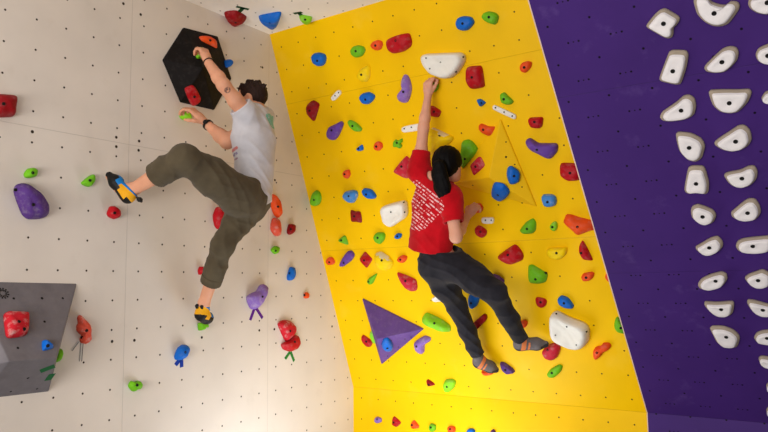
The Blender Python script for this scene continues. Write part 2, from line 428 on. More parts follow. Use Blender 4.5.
Yh(J_, '175,248 225,205 280,172 315,205 330,235 325,265 255,293 210,278', 'red', .065, '239,233', 'big red wedge hold level with the climber\'s hips', 'keel')
Yh(J_, '362,300 385,293 440,325 475,350 465,395 420,408 370,400 360,370', 'green', .05, '405,379 455,353', 'notched green hold with a groove, below the big red wedge', 'keel')
Yh(J_, '150,350 185,360 215,385 213,415 190,425 160,395', 'purple', .04, None, 'purple hold peeking over the climber\'s black thigh')
K_ = (300, 144, 6)
Yh(K_, '337,30 372,3 380,35 350,43', 'blue', .025, '351,27', 'tiny blue triangle near the small orange knob, upper part of yellow wall', 'keel')
Yh(K_, '445,15 452,-8 470,-16 492,-5 495,20 475,40 452,35', 'orange', .03, '458,15', 'small orange knob beside the tiny blue triangle')
Yh(K_, '258,175 270,158 295,155 302,185 288,207 268,200', 'orange', .03, '268,181', 'small orange knob above the pair of blue ovals')
Yh(K_, '66,335 78,295 97,278 120,295 127,330 115,362 92,372 68,362', 'green', .045, '85,335', 'green egg-shaped hold close to the white wall corner')
Yh(K_, '258,310 275,285 315,277 342,285 345,315 325,350 300,352 272,335', 'lightblue', .045, '293,312', 'chalky pale blue oval, neighbour of the slanted deep blue oval')
Yh(K_, '373,280 388,265 430,275 457,310 450,327 420,328 385,308', 'blue', .04, '397,303', 'slanted deep blue oval next to the chalky pale blue one')
Yh((0, 0, 1), '350.5,210.5 355,211.3 360.2,212.2 361.6,222.4 356,222 351.4,221.3', 'darkred', .035, '354.3,216.3', 'dark red square hold below the chalky pale blue oval', 'keel')
Yh((0, 0, 1), '382.5,209 384,206 393,203 404,200.5 407,203 407.5,213 405,218 399,222 393,226 389,225 385,221', 'white', .08, '390,212.5 402.3,203 403,213', 'big white hold half behind the red shirt', 'jug')
L_ = (316, 216, 6)
Yh(L_, '133,145 165,118 178,122 192,172 140,155', 'green', .03, '152,146', 'small green shark-fin hold near corner, above the orange and purple pair', 'keel')
Yh(L_, '347,125 365,100 405,100 415,118 408,145 385,168 360,155', 'green', .04, '370,131', 'rounded green triangle hold above the red diamond')
Yh(L_, '472,120 490,103 514,108 510,130 490,138 475,132', 'blue', .03, '488,122', 'small blue knob beside the red shirt\'s hem')
Yh(L_, '60,270 75,248 100,250 113,275 105,290 75,292', 'orange', .03, '80,277', 'small orange knob nearest the white wall, beside a slanted purple hold')
Yh(L_, '145,290 160,255 190,212 215,210 230,235 215,265 165,302 147,302', 'purple', .045, '167,281', 'slanted purple oval next to the red diamond')
Yh(L_, '258,260 292,212 338,262 305,312 298,308', 'red', .045, '289,266', 'red diamond-shaped hold beside the slanted purple oval', 'facet')
Yh(L_, '350,240 362,222 390,215 435,245 462,275 455,310 420,330 380,322 355,290', 'yellow', .055, '394,266', 'yellow hold with chalked top edge beside the red diamond', 'keel', chalk='345,228 385,212 432,238 445,268 400,256')
Yh(L_, '488,262 498,245 520,235 545,243 543,262 525,280 500,275', 'orange', .035, '507,262', 'small orange knob below the red shirt hem')
Yh(L_, '305,395 320,370 365,345 360,365 340,405 318,412', 'green', .03, '316,394', 'small green drop-shaped hold under the red diamond', 'keel')
Yh((0, 0, 1), '397,272.8 405,275 415.5,280 417,287 416,290.5 411,291.5 405.5,288.5 400,281', 'pink', .05, '405.3,281', 'faded red wedge beside the climber\'s black trousers', 'keel')
M_ = (348, 288, 6)
Yh(M_, '82,300 90,282 130,308 145,330 135,352 115,350 90,325', 'red', .035, '110,322', 'small red hold touching the purple pyramid\'s lower corner')
Yh((0, 0, 1), '370.2,336 370.5,332 373,330 376,338 377,343 374,343', 'lime', .03, None, 'lime hold peeking out from behind the purple pyramid')
Yh((420, 300, 3.2), '5,60 20,42 70,65 95,85 95,102 75,102 25,82 8,72', 'lime', .075, '45,75', 'long lime green ledge between purple pyramid and black trouser leg', 'keel')
Yh(M_, '395,335 415,312 460,288 495,300 490,320 460,340 455,385 435,398 405,378', 'lilac', .05, '411,350', 'lilac hooked hold just below the long lime ledge', 'keel')
Yh(M_, '508,60 540,40 565,30 600,45 590,70 525,78', 'white', .04, None, 'white hold mostly hidden behind the black trousers', 'jug')
Yh((444, 288, 6), '148,60 160,30 205,30 212,65 198,105 170,125 155,110', 'blue', .045, '163,90', 'blue hold seen between the climber\'s two legs')
Yh((444, 288, 6), '170,225 180,205 240,155 258,165 255,190 200,248 180,250', 'darkred', .04, None, 'long dark red bar between the climber\'s shins', 'bar')
Yh((444, 288, 6), '440,210 455,200 485,192 500,205 495,230 475,240 445,235', 'orange', .035, None, 'orange hold against the outer side of the climber\'s shin')
N_ = (534, 288, 6)
Yh(N_, '10,60 25,55 65,65 77,80 70,105 50,118 25,108 12,85', 'red', .035, '40,85', 'red hold level above the big white hump, beside a blue oval')
Yh(N_, '142,65 165,45 205,60 238,105 230,123 190,118 150,95', 'blue', .04, '180,91', 'blue oval hold directly above the big white hump')
Yh(N_, '103,165 115,145 140,140 220,180 300,210 328,240 330,310 300,350 265,358 200,340 130,305 108,260 102,210', 'white', .10, '196,233 125,163 308,272 255,340 128,283', 'big white hump hold low down, above the shoe\'s red foothold', 'jug')
FOOT_R = Yh(N_, '50,380 70,355 105,335 150,335 157,370 140,415 110,432 70,420', 'pink', .06, '82,372', 'red round hold under the toe of the climber\'s outstretched shoe')
Yh(N_, '355,380 370,355 405,345 415,330 450,330 462,348 450,368 420,380 400,410 370,430 358,415', 'orange', .045, '378,387', 'two-lobed orange hold low down near the purple edge')
Yh(N_, '482,215 490,180 505,175 535,215 552,250 545,272 505,262 487,240', 'green', .04, '521,240', 'green hold touching the purple edge, low down')
O_ = (444, 360, 6)
FOOT_L = Yh(O_, '228,62 300,58 300,78 268,86 240,80', 'orange', .05, None, 'orange hold almost hidden under the climber\'s lower shoe')
Yh(O_, '337,15 360,15 410,50 424,70 415,80 380,82 350,55', 'deeppurple', .04, '368,60', 'small dark purple hold beside the climber\'s lower shoe')
Yh(O_, '-3,150 10,120 50,115 70,130 62,165 30,192 6,188', 'lime', .04, '18,160', 'round lime hold just above the kickboard fold')
Yh((534, 360, 6), '78,85 100,55 150,28 170,38 160,70 120,104 90,102', 'green', .035, '107,77', 'green leaf-shaped hold below the red foothold')
Yh((348, 360, 6), '470,125 480,117 510,135 520,150 480,157', 'darkred', .025, '485,147', 'tiny red hold beside the round lime one above the fold', 'keel')
Yh((288, 72, 6), '262,152 300,110 318,112 320,130 285,168 268,170', 'white', .018, '283,142 305,124', 'small white two-screw bar between dark red shield and blue oval', 'bar')
Yh((288, 72, 6), '108,215 120,190 150,170 185,192 180,225 160,290 150,295 115,255', 'darkred', .045, '130,232', 'dark red shield-shaped hold high up near the white corner', 'keel')
Yh((288, 72, 6), '430,150 445,130 485,120 520,140 515,165 485,192 450,190 435,170', 'blue', .04, '465,165', 'blue oval hold under the yellow drop, above a slanted green hold')
Yh((288, 72, 6), '235,365 250,330 290,310 320,295 332,310 325,335 305,380 280,408 250,405 238,390', 'purple', .045, '262,350', 'purple pear-shaped hold below the dark red shield')
Yh((288, 72, 6), '360,295 375,288 410,305 443,340 435,357 405,355 375,330', 'green', .035, '387,324', 'slanted green hold beside the purple pear')
Yh(B, '332,160 345,130 375,110 388,115 388,160 375,180 350,180', 'yellow', .04, '352,150', 'yellow drop-shaped hold above the blue oval, high up', 'keel')
HAND_Y2 = Yh((0, 0, 1), '473.5,206 476,203.6 480.5,203.8 483,208 480.5,212.5 475,212', 'orange', .045, None, 'small orange-red hold under the bent arm\'s fingers')
# ---- kickboard
def Kh(src, pts, col, b, label): return hold('K', src, pts, col, .03, b, label, 'dome', GK)
Q_ = (348, 360, 6)
Kh(Q_, '162,355 175,340 200,350 200,372 175,380 162,370', 'lilac', '175,355', 'tiny lilac foot hold on kickboard, closest to the white wall')
hold('K', Q_, '265,365 275,338 310,365 315,380 290,402 265,390', 'red', .03, '275,375', 'tiny red foot hold on kickboard beside the lilac one', 'keel', GK)
hold('K', Q_, '375,390 395,360 425,395 420,410 385,412', 'orange', .03, '385,390', 'tiny orange wedge foot hold on kickboard between red and green ones', 'keel', GK)
Kh(Q_, '487,400 500,380 527,392 525,420 505,432 490,420', 'green', '497,405', 'tiny green foot hold on the kickboard')
Kh((444, 360, 6), '22,405 40,395 65,402 68,425 55,440 30,437', 'orange', '37,415', 'tiny round orange foot hold on kickboard between green and blue ones')
Kh((444, 360, 6), '135,430 150,412 175,412 187,430 170,448 145,448', 'blue', None, 'tiny blue foot hold on the kickboard at the picture\'s lower edge')
Kh((444, 360, 6), '278,432 295,415 310,432 302,448 285,448', 'deeppurple', None, 'tiny dark purple foot hold on the kickboard at the picture\'s lower edge')
# ---- white wall
Wh((0, 80, 6), '-40,88 60,88 92,96 98,115 90,200 75,220 -40,220 -48,150', 'darkred', .06, '20,143', 'big dark red square hold on white wall, high at its near end')
Wh((0, 150, 4.5), '110,105 125,85 150,80 165,92 160,118 135,127 113,122', 'green', .045, '146,103', 'small round green hold directly above the big purple hold')
Wh((0, 150, 4.5), '67,185 75,158 105,148 130,155 190,205 220,260 215,295 180,310 130,310 105,290 80,230', 'deeppurple', .09, '148,246 95,175', 'big dark purple hold on the white wall', 'tall')
Wh((0, 150, 4.5), '366,148 400,118 420,110 424,138 405,165 380,160', 'green', .04, '404,137', 'small green wedge beside the toe of the raised climbing shoe')
Wh((0, 150, 4.5), '483,285 495,255 512,253 537,275 535,300 515,311 490,300', 'red', .05, '515,283', 'small red hold just below the raised climbing shoe')
T1 = Wh((72, 300, 4.5), '27,80 38,67 52,80 75,105 82,130 78,155 80,185 65,198 42,192 38,175 45,160 25,140 23,115 30,105', 'coral', .06, '65,137 63,170', 'chalky orange wavy hold beside the grey volume', 'tall', rnd=.1)
Wh((72, 300, 4.5), '255,385 265,365 282,368 300,363 312,380 305,400 290,404 275,412 262,400', 'green', .045, '292,383', 'lumpy green hold low on the white wall, alone')
T2 = Wh((160, 280, 4.5), '68,345 80,310 100,292 120,293 127,315 115,345 90,362 72,358', 'blue', .06, '112,325', 'blue bean hold with blue tape, below the hanging shoe', 'tall')
FOOT_M = Wh((160, 280, 4.5), '173,195 190,192 207,190 209,213 196,214 190,225 176,226', 'green', .05, None, 'green hold under the hanging climbing shoe')
Wh((0, 0, 1), '213.7,215.7 217,207.3 222.7,207.3 223.7,212 218.7,229 215.3,225.7', 'red', .06, None, 'red hold half behind the olive trouser thigh')
Wh((192, 144, 3), '237,165 243,150 250,155 257,165 262,190 267,212 258,222 248,212 240,190', 'orange', .06, '258,188', 'upper orange long hold by the grey shirt hem', 'tall', rnd=.09)
Wh((192, 144, 3), '238,240 245,222 258,225 265,255 262,275 250,275 238,258', 'coral', .05, '257,250', 'chalky orange hold below the long orange one', 'tall', rnd=.1)
Wh((192, 144, 3), '287,255 293,240 307,243 305,262 295,272 287,268', 'darkred', .045, '298,256', 'small dark red hold beside the chalky orange one')
Wh((192, 144, 3), '237,318 248,306 260,310 258,325 248,330', 'green', .035, '251,320', 'small green knob under the chalky orange hold')
Wh((192, 144, 3), '287,395 295,370 305,370 308,388 300,408 288,408', 'blue', .045, '299,388', 'small blue hold near the corner, above the chalked red pair')
Wh((192, 144, 3), '19,380 24,368 35,370 36,388 22,392', 'red', .04, None, 'small red hold peeking out behind the rolled trouser cuff')
T3 = Wh((236, 280, 4.5), '52,75 75,58 95,50 110,25 125,18 137,30 130,60 115,100 90,130 70,130 55,100', 'lilac', .075, '118,75', 'chalky lilac hold with purple tape beneath', 'tall')
T4a = Wh((236, 280, 4.5), '190,195 215,180 245,185 265,210 266,238 245,262 225,275 205,235', 'chalkred', .055, '243,230', 'upper chalk-covered red half of the stacked pair of half-moons', 'tall')
T4 = Wh((236, 280, 4.5), '205,292 222,278 245,266 258,246 280,252 288,285 275,310 245,322 215,312', 'red', .05, '264,278', 'lower red half-moon with green tape beneath', 'tall')
Wh((236, 280, 4.5), '307,65 315,55 326,62 325,80 312,83 306,78', 'orange', .03, '315,68', 'tiny orange knob on white wall near the yellow corner')
Wh((150, 20, 4.5), '328,188 345,178 358,185 362,200 352,214 330,214', 'blue', .06, None, 'blue hold peeking out behind the black volume')
Wh((176, 70, 4.5), '276,240 290,230 296,242 292,256 280,258', 'red', .04, None, 'small red hold beside the bearded climber\'s shirt front')
HAND_M2 = Wh((0, 0, 1), '180,114 183.5,111.5 187,114 189,119.5 186,120.5 181.5,118.5', 'lime', .06, None, 'small lime hold gripped by the climber\'s watch hand')
# tapes under the holds
for par, a, b, w, c in ((T1, (72, 350), (78.5, 341.5), .014, 'grey'), (T1, (80, 360), (81.5, 343), .018, 'grey'),
                        (T2, (175.6, 365), (179.5, 359.5), .028, 'blue'), (T2, (181.6, 367), (181.4, 359), .028, 'blue'),
                        (T3, (250.2, 320), (254.5, 308), .024, 'purple'), (T3, (262.4, 318), (256, 308), .024, 'purple'),
                        (T4, (285.2, 358.8), (289.8, 352), .024, 'leaf'), (T4, (294, 361), (290.6, 352), .024, 'leaf')):
    strip(par, 'W', a, b, w, c)
for a, b in (((72, 350.7), (78.3, 342.2)), ((79.3, 361), (80.7, 343)), ((81.6, 361), (83.0, 343))):
    strip(T1, 'W', a, b, .003, 'ink', 'pen_line', .0022)
# ---- ceiling
R_ = (190, 0, 5.908)
c1 = hold('C', R_, '202,85 215,72 275,68 335,105 300,130 262,142 235,130', 'darkred', .055, '270,132', 'dark red hold on the ceiling with a green tape cross', 'tall', GC, cshift=.15)
hold('C', R_, '405,103 430,92 530,75 540,85 520,140 495,158 470,155 430,130', 'blue', .06, '472,135', 'big blue hold hanging from the ceiling', 'tall', GC, cshift=.15)
c2 = hold('C', R_, '645,100 665,92 720,103 715,125 685,133 660,122', 'lime', .04, '680,122', 'green hold on the ceiling next to the yellow wall', 'tall', GC, cshift=.15)
strip(c1, 'C', (236.5, 6.5), (248.5, 9.3), .03, 'darkgreen'); strip(c1, 'C', (243.5, 7.5), (238, 13), .03, 'darkgreen')
strip(c2, 'C', (294, 13.5), (301.7, 12.2), .03, 'darkgreen'); strip(c2, 'C', (298.5, 12.5), (303, 17), .03, 'darkgreen')
# ---- purple wall: two columns and the edge of a third
PH = [
 ((630, 0, 6), '97,152 150,85 185,57 215,52 295,100 298,120 280,150 262,165 258,215 235,230 205,222 105,165', '200,143', 'white notched square hold, topmost of the inner column on the purple wall'),
 ((672, 0, 6), '133,-25 130,10 150,80 190,125 240,152 290,158 340,140 400,60 407,30 390,10 350,8 325,30 280,25 230,5 205,-30 165,-38', '252,81', 'white horseshoe-shaped hold at the top of the purple wall'),
 ((672, 0, 6), '457,25 465,-10 520,-25 600,-25 620,60 570,85 510,75 470,50', '572,15', 'white rounded hold cut off at the upper corner of the purple wall'),
 ((576, 0, 3), '250,235 262,200 280,155 292,150 330,152 337,165 332,200 315,250 300,253 255,243', '290,214', 'white tall block hold, second from the top of the inner column'),
 ((672, 0, 6), '193,405 210,380 300,295 345,278 385,285 400,315 390,360 350,405 310,430 250,435 205,425', '299,373', 'white leaf-shaped hold under the horseshoe hold'),
 ((672, 0, 6), '502,325 520,290 575,265 620,262 630,380 560,382 515,360', '575,335', 'white rounded hold at the frame\'s edge, level with the leaf-shaped one'),
 ((648, 72, 6), '72,270 85,240 170,180 215,142 250,138 280,160 288,210 275,255 230,280 150,293 90,290', '198,232', 'white slipper-shaped hold, third from the top of the inner column'),
 ((672, 72, 6), '220,125 228,110 290,105 400,105 465,103 478,125 455,180 400,235 350,245 290,235 245,195', '343,188', 'white half-moon hold with flat top edge'),
 ((672, 72, 6), '537,155 560,120 590,112 620,130 610,180 570,180 550,172', None, 'white pointed tip of a hold at the frame\'s edge beside the half-moon'),
 ((0, 0, 1), '676,133.5 679.5,132 691,133.3 701,138.3 705,145.5 702,157.3 696,161.3 687.7,159 680,150.7 677,142', '689,148', 'white rounded triangle hold, fourth from the top of the inner column'),
 ((0, 0, 1), '714.5,142 719.5,137.8 730,131 738,125.7 743.7,125 749.5,129.5 751.7,138.7 748.7,144.8 742,149 732,151 722,149 715,144.8', '735.5,141.8', 'white slanted hold right below the half-moon hold'),
 ((672, 144, 6), '75,265 85,200 100,140 130,130 185,132 200,150 222,230 218,285 205,298 150,290 100,295 80,285', '144,240', 'white tooth-shaped hold with two rounded feet in the inner column'),
 ((672, 144, 6), '312,185 335,170 410,155 460,132 495,132 513,165 505,210 470,245 420,258 370,250 335,225', '419,208', 'white hold with upturned end, beside the tooth-shaped one'),
 ((0, 0, 1), '691,209.5 693,206 698,204.3 705.3,206.5 713,210 716,214.5 715.5,218 713,222 706,224.3 698.7,222 692,216.5', '702.5,217', 'white bean hold just beneath the tooth-shaped hold'),
 ((0, 0, 1), '731.2,212.3 733.7,209.8 743.7,201.5 748.7,198.7 755,199 759.5,205 760.8,212 758.7,216 755,219 745,220.5 737,219 732,216', '747.5,213.2', 'white humped hold beneath the upturned one'),
 ((672, 216, 6), '142,185 165,170 235,130 275,122 302,150 305,180 285,205 240,225 205,231 175,222 148,200', '223,192', 'white wedge hold, seventh down the inner column, under the bean'),
 ((672, 216, 6), '383,180 395,150 430,135 530,123 600,122 615,165 600,200 560,213 450,217 400,205', '484,183', 'long white flat bar-like hold beneath the humped one'),
 ((672, 216, 6), '157,405 180,375 240,348 295,335 325,345 332,375 310,410 270,430 210,440 165,430', '261,391', 'white oval hold, eighth down the inner column'),
 ((672, 216, 6), '437,370 460,350 515,330 545,322 590,345 600,385 590,412 550,427 500,422 460,400', '516,388', 'white pointed hold beneath the long flat one'),
 ((672, 288, 6), '193,95 200,82 270,85 340,80 368,82 373,105 362,150 330,165 280,165 240,145 210,120', '294,130', 'white flat-topped wedge above the big drop-shaped hold'),
 ((672, 288, 6), '450,85 458,70 500,75 560,92 600,105 610,150 590,162 540,162 500,145 470,118', '545,133', 'white beak-like hold beside the flat-topped wedge'),
 ((672, 288, 6), '228,240 245,228 310,230 365,250 400,280 407,305 390,350 350,356 310,350 270,320 245,275', '325,296', 'big white drop-shaped hold, lowest of the inner column'),
 ((672, 288, 6), '493,295 510,268 550,255 610,255 625,300 600,330 540,325 505,315', '570,302', 'white oval hold at the frame\'s edge, level with the big drop'),
 ((672, 340, 6), '520,110 535,97 580,102 615,120 610,160 560,150 530,130', None, 'small white hold at the frame\'s edge, just below the big drop\'s level'),
 ((672, 340, 6), '566,272 578,258 610,256 615,295 575,292', None, 'tip of a white hold at the frame\'s edge, second lowest on the purple wall'),
 ((672, 340, 6), '566,418 578,405 610,402 615,440 575,438', None, 'tip of a white hold at the frame\'s edge, lowest on the purple wall'),
]
for src, pts, b, lab in PH:
    hold('P', src, pts, 'grip', .045, b, lab, 'slab', GP, rim=True, br=.0105, rnd=.03)

# ------------------------------------------------------------------ volumes (screwed-on plywood pyramids)
import bmesh
def tri_frame(a, b, c, toward=CAM):
    n = nrm(np.cross(b - a, c - a))
    if n @ (np.asarray(toward) - a) < 0: n = -n
    u = nrm(b - a); v = np.cross(n, u)
    return ((a + b + c) / 3, u, v, n)
M_hole = mat('dark_bolt_hole', (26, 22, 22), .8, 0)
def volume(surf, outline, apex, h, m, label, name='climbing_volume', holes=(), hole_m=None, rim=.012, bev=.006):
    O, U, Vv, N = FR[surf]
    B = [at(x, y, surf, .0) for x, y in outline]; ap = at(apex[0], apex[1], surf, h)
    c0 = sum(B) / len(B); k = len(B)
    loc = lambda p: ((p - c0) @ U, (p - c0) @ Vv, (p - c0) @ N)
    base = [loc(p) for p in B]
    ar = sum(base[i][0] * base[(i + 1) % k][1] - base[(i + 1) % k][0] * base[i][1] for i in range(k))
    order = list(range(k)) if ar > 0 else list(range(k))[::-1]
    vs = [base[i] for i in order] + [(base[i][0], base[i][1], rim) for i in order] + [loc(ap)]
    fs = [tuple(range(k - 1, -1, -1))]
    for i in range(k):
        j = (i + 1) % k
        fs += [(i, j, k + j, k + i), (k + i, k + j, 2 * k)]
    ob = link_mesh(name, vs, fs, m)
    bm = bmesh.new(); bm.from_mesh(ob.data)
    bmesh.ops.bevel(bm, geom=[e for e in bm.edges if max(v.co.z for v in e.verts) > rim * .5], offset=bev, segments=2, profile=.6, affect='EDGES')
    bm.to_mesh(ob.data); bm.free()
    frame_obj(ob, c0, U, Vv, N)
    tag(ob, label, 'climbing volume', 'climbing volumes')
    rb = [p + N * rim for p in B]
    facets = [tri_frame(rb[i], rb[(i + 1) % k], ap) for i in range(k)]
    if holes:
        vs, fs = [], []
        inv = np.array(ob.matrix_world.inverted())
        for x, y, fi, r in holes:
            Of, Uf, Vf, Nf = facets[fi]; p = on_plane(x, y, Of, Nf) + Nf * .0008
            i0 = len(vs)
            for q in range(10):
                w = p + Uf * r * math.cos(q * .6283) + Vf * r * math.sin(q * .6283)
                vs.append((inv @ np.append(w, 1))[:3])
            fs.append(tuple(range(i0, i0 + 10)))
        link_mesh('bolt_hole', vs, fs, hole_m or M_hole, ob)
    return ob, facets
M_black = mat('black_textured_plywood', (22, 18, 17), .65, .6, 300, .015, spec=.12)
M_grey = mat('grey_textured_plywood', (118, 113, 118), .75, .6, 300, .04)
M_pv = mat('purple_textured_plywood', (104, 74, 146), .75, .8, 260, .06)
M_yv = mat('yellow_textured_plywood', (248, 198, 0), .6, .15, 260, var=.02)
BV, bf = volume('W', [(162.2, 60), (182.9, 27.8), (216.7, 36.7), (230.4, 78.9), (213.3, 110), (180, 102.2)], (203, 68), .19, M_black,
                'big black hexagonal volume on the white wall, gripped by the climber in grey shirt')
# the grey volume: one flank stands square to the wall on the far side, so its ridge ends at a raised corner
def grey_volume():
    O, U, Vv, N = FR['W']
    T1, T2, B2, L = at(-28, 281, 'W'), at(77, 283.3, 'W'), at(48.5, 391.7, 'W'), at(-70, 380, 'W')
    A = at(9, 361.5, 'W', .24)
    n1 = np.cross(T2 - T1, A - T1); M = on_plane(56, 358, T1, n1)
    n2 = np.cross(B2 - M, A - M); l = nrm(np.cross(N, n2)); l = -l if l @ V3(0, 1, 0) > 0 else l
    B1 = B2 + l * .36
    P = [T1, T2, B2, B1, L, M, A]; c0 = T1 * .3 + T2 * .3 + B2 * .2 + B1 * .2
    vs = [((p - c0) @ U, (p - c0) @ Vv, (p - c0) @ N) for p in P]
    fs = [(4, 3, 2, 1, 0), (0, 6, 5, 1), (5, 6, 3, 2), (3, 6, 4), (4, 6, 0), (1, 5, 2)]
    ob = link_mesh('climbing_volume', vs, fs, M_grey)
    bm = bmesh.new(); bm.from_mesh(ob.data); bmesh.ops.recalc_face_normals(bm, faces=bm.faces[:])
    bmesh.ops.bevel(bm, geom=bm.edges[:], offset=.006, segments=2, profile=.6, affect='EDGES')
    bm.to_mesh(ob.data); bm.free(); frame_obj(ob, c0, U, Vv, N)
    tag(ob, 'large grey faceted volume low on the white wall at the frame\'s edge', 'climbing volume', 'climbing volumes')
    top, low = tri_frame(T1, T2, A), tri_frame(M, B2, A)
    inv = np.array(ob.matrix_world.inverted()); hv, hf_ = [], []
    for x, y, f, r in ((13.7, 298.5, top, .007), (42, 298.3, top, .008), (62.7, 298.3, top, .007), (44.5, 321.7, top, .007), (17.8, 348, top, .007), (28, 378, low, .007), (10.8, 391.5, low, .006), (37, 388.7, low, .006)):
        p = on_plane(x, y, f[0], f[3]) + f[3] * .0008; i0 = len(hv)
        for q in range(10): hv.append((inv @ np.append(p + f[1] * r * math.cos(q * .6283) + f[2] * r * math.sin(q * .6283), 1))[:3])
        hf_.append(tuple(range(i0, i0 + 10)))
    link_mesh('bolt_hole', hv, hf_, M_hole, ob)
    return ob, (top, low)
GV, gf = grey_volume()
PV, pf = volume('Y', [(363, 298.3), (424, 328.6), (382.3, 363.8)], (376.9, 339.4), .2, M_pv,
                'purple three-sided pyramid volume on the lower yellow wall',
                holes=[(405, 339, 1, .006), (411, 337, 1, .006), (398.5, 347, 1, .006), (387.5, 356, 1, .006), (391, 340.5, 1, .006)])
YV, yf = volume('Y', [(501, 119), (537, 206), (452.5, 183)], (489, 177.5), .13, M_yv,
                'yellow pyramid volume painted like its wall, carrying two blue teardrop holds',
                holes=[(506, 157, 0, .007), (514.7, 164.5, 0, .005), (522, 187, 0, .005), (506, 142, 0, .005), (472.7, 185.3, 1, .006)])
# a printed sunburst mark on the grey volume
Of, Uf, Vf, Nf = gf[0]
pc = on_plane(2.6, 293.3, Of, Nf) + Nf * .001
vs, fs = [], []
inv = np.array(GV.matrix_world.inverted())
for q in range(12):
    a = q * math.tau / 12
    for kind in (0, 1):
        r0, r1, w = (.012, .021, .26) if kind == 0 else (.022, .032, .2)
        aa = a + kind * .26; i0 = len(vs)
        for rr, da in ((r0, -w * .5), (r1, -w), (r1 + .003, 0), (r1, w), (r0, w * .5)):
            p = pc + Uf * rr * math.cos(aa + da * .8) + Vf * rr * math.sin(aa + da * .8); vs.append((inv @ np.append(p, 1))[:3])
        fs.append(tuple(range(i0, i0 + 5)))
link_mesh('printed_emblem', vs, fs, M_hole, GV)
GV_ = 'holds screwed onto the volumes'
hold('W', (150, 20, 4.5), '222,75 232,72 270,78 300,98 302,125 275,112 235,92', 'orange', .035, '272,90', 'orange-red hold near the top edge of the black volume', 'keel', GV_, base=bf[2] if False else bf[1])
HAND_M1 = hold('W', (150, 20, 4.5), '205,150 212,135 225,135 240,150 235,168 215,170', 'green', .05, None, 'green hold on the black volume under the climber\'s raised hand', 'dome', GV_, base=bf[1])
hold('W', (150, 20, 4.5), '158,312 190,295 204,303 225,345 222,365 192,386 178,368', 'red', .045, '200,345', 'red block hold on the lower facet of the black volume', 'dome', GV_, base=bf[4])
hold('W', (0, 270, 6), '25,265 45,250 165,256 173,285 160,385 60,405 40,395 28,320', 'chalkred', .05, '112,312 147,352', 'chalk-streaked red square hold on the grey volume', 'dome', GV_, base=gf[0])
hold('W', (0, 330, 6), '255,65 275,60 322,103 260,120', 'blue', .035, '288,93', 'small blue triangle on the grey volume', 'keel', GV_, base=gf[0])
Wh((0, 330, 6), '300,195 322,118 340,111 358,110 364,140 348,182 325,197', 'green', .06, None, 'green hold tucked against the lower edge of the grey volume')
for a, b, w, lab in (((40.5, 371.2), (54.2, 366.0), .036, 'longer dark green tape strip on the grey volume'), ((47.8, 380), (52.2, 374), .036, 'shorter dark green tape strip on the grey volume')):
    tag(strip(None, 'W', a, b, w, 'green', base=gf[1]), lab, 'tape', 'green tape strips on the grey volume')
hold('Y', (348, 288, 6), '202,345 215,308 240,302 258,320 270,345 262,368 225,370', 'blue', .045, '236,360', 'bright blue hold on the purple pyramid volume', 'dome', GV_, base=pf[1])
hold('Y', (396, 130, 4.5), '335,160 372,120 380,122 396,160 350,203 345,195', 'pink', .035, '358,165', 'faded red diamond hold on the yellow pyramid', 'keel', GV_, base=yf[2])
hold('Y', (468, 144, 6), '233,170 240,140 260,130 300,155 313,180 305,225 275,242 250,238 235,200', 'blue', .045, '275,193', 'upper blue teardrop hold on the yellow pyramid', 'dome', GV_, base=yf[0])
hold('Y', (468, 144, 6), '142,285 150,245 165,233 215,245 248,285 240,310 210,333 185,333 150,310', 'blue', .045, '180,304', 'lower blue teardrop hold on the yellow pyramid', 'dome', GV_, base=yf[1])

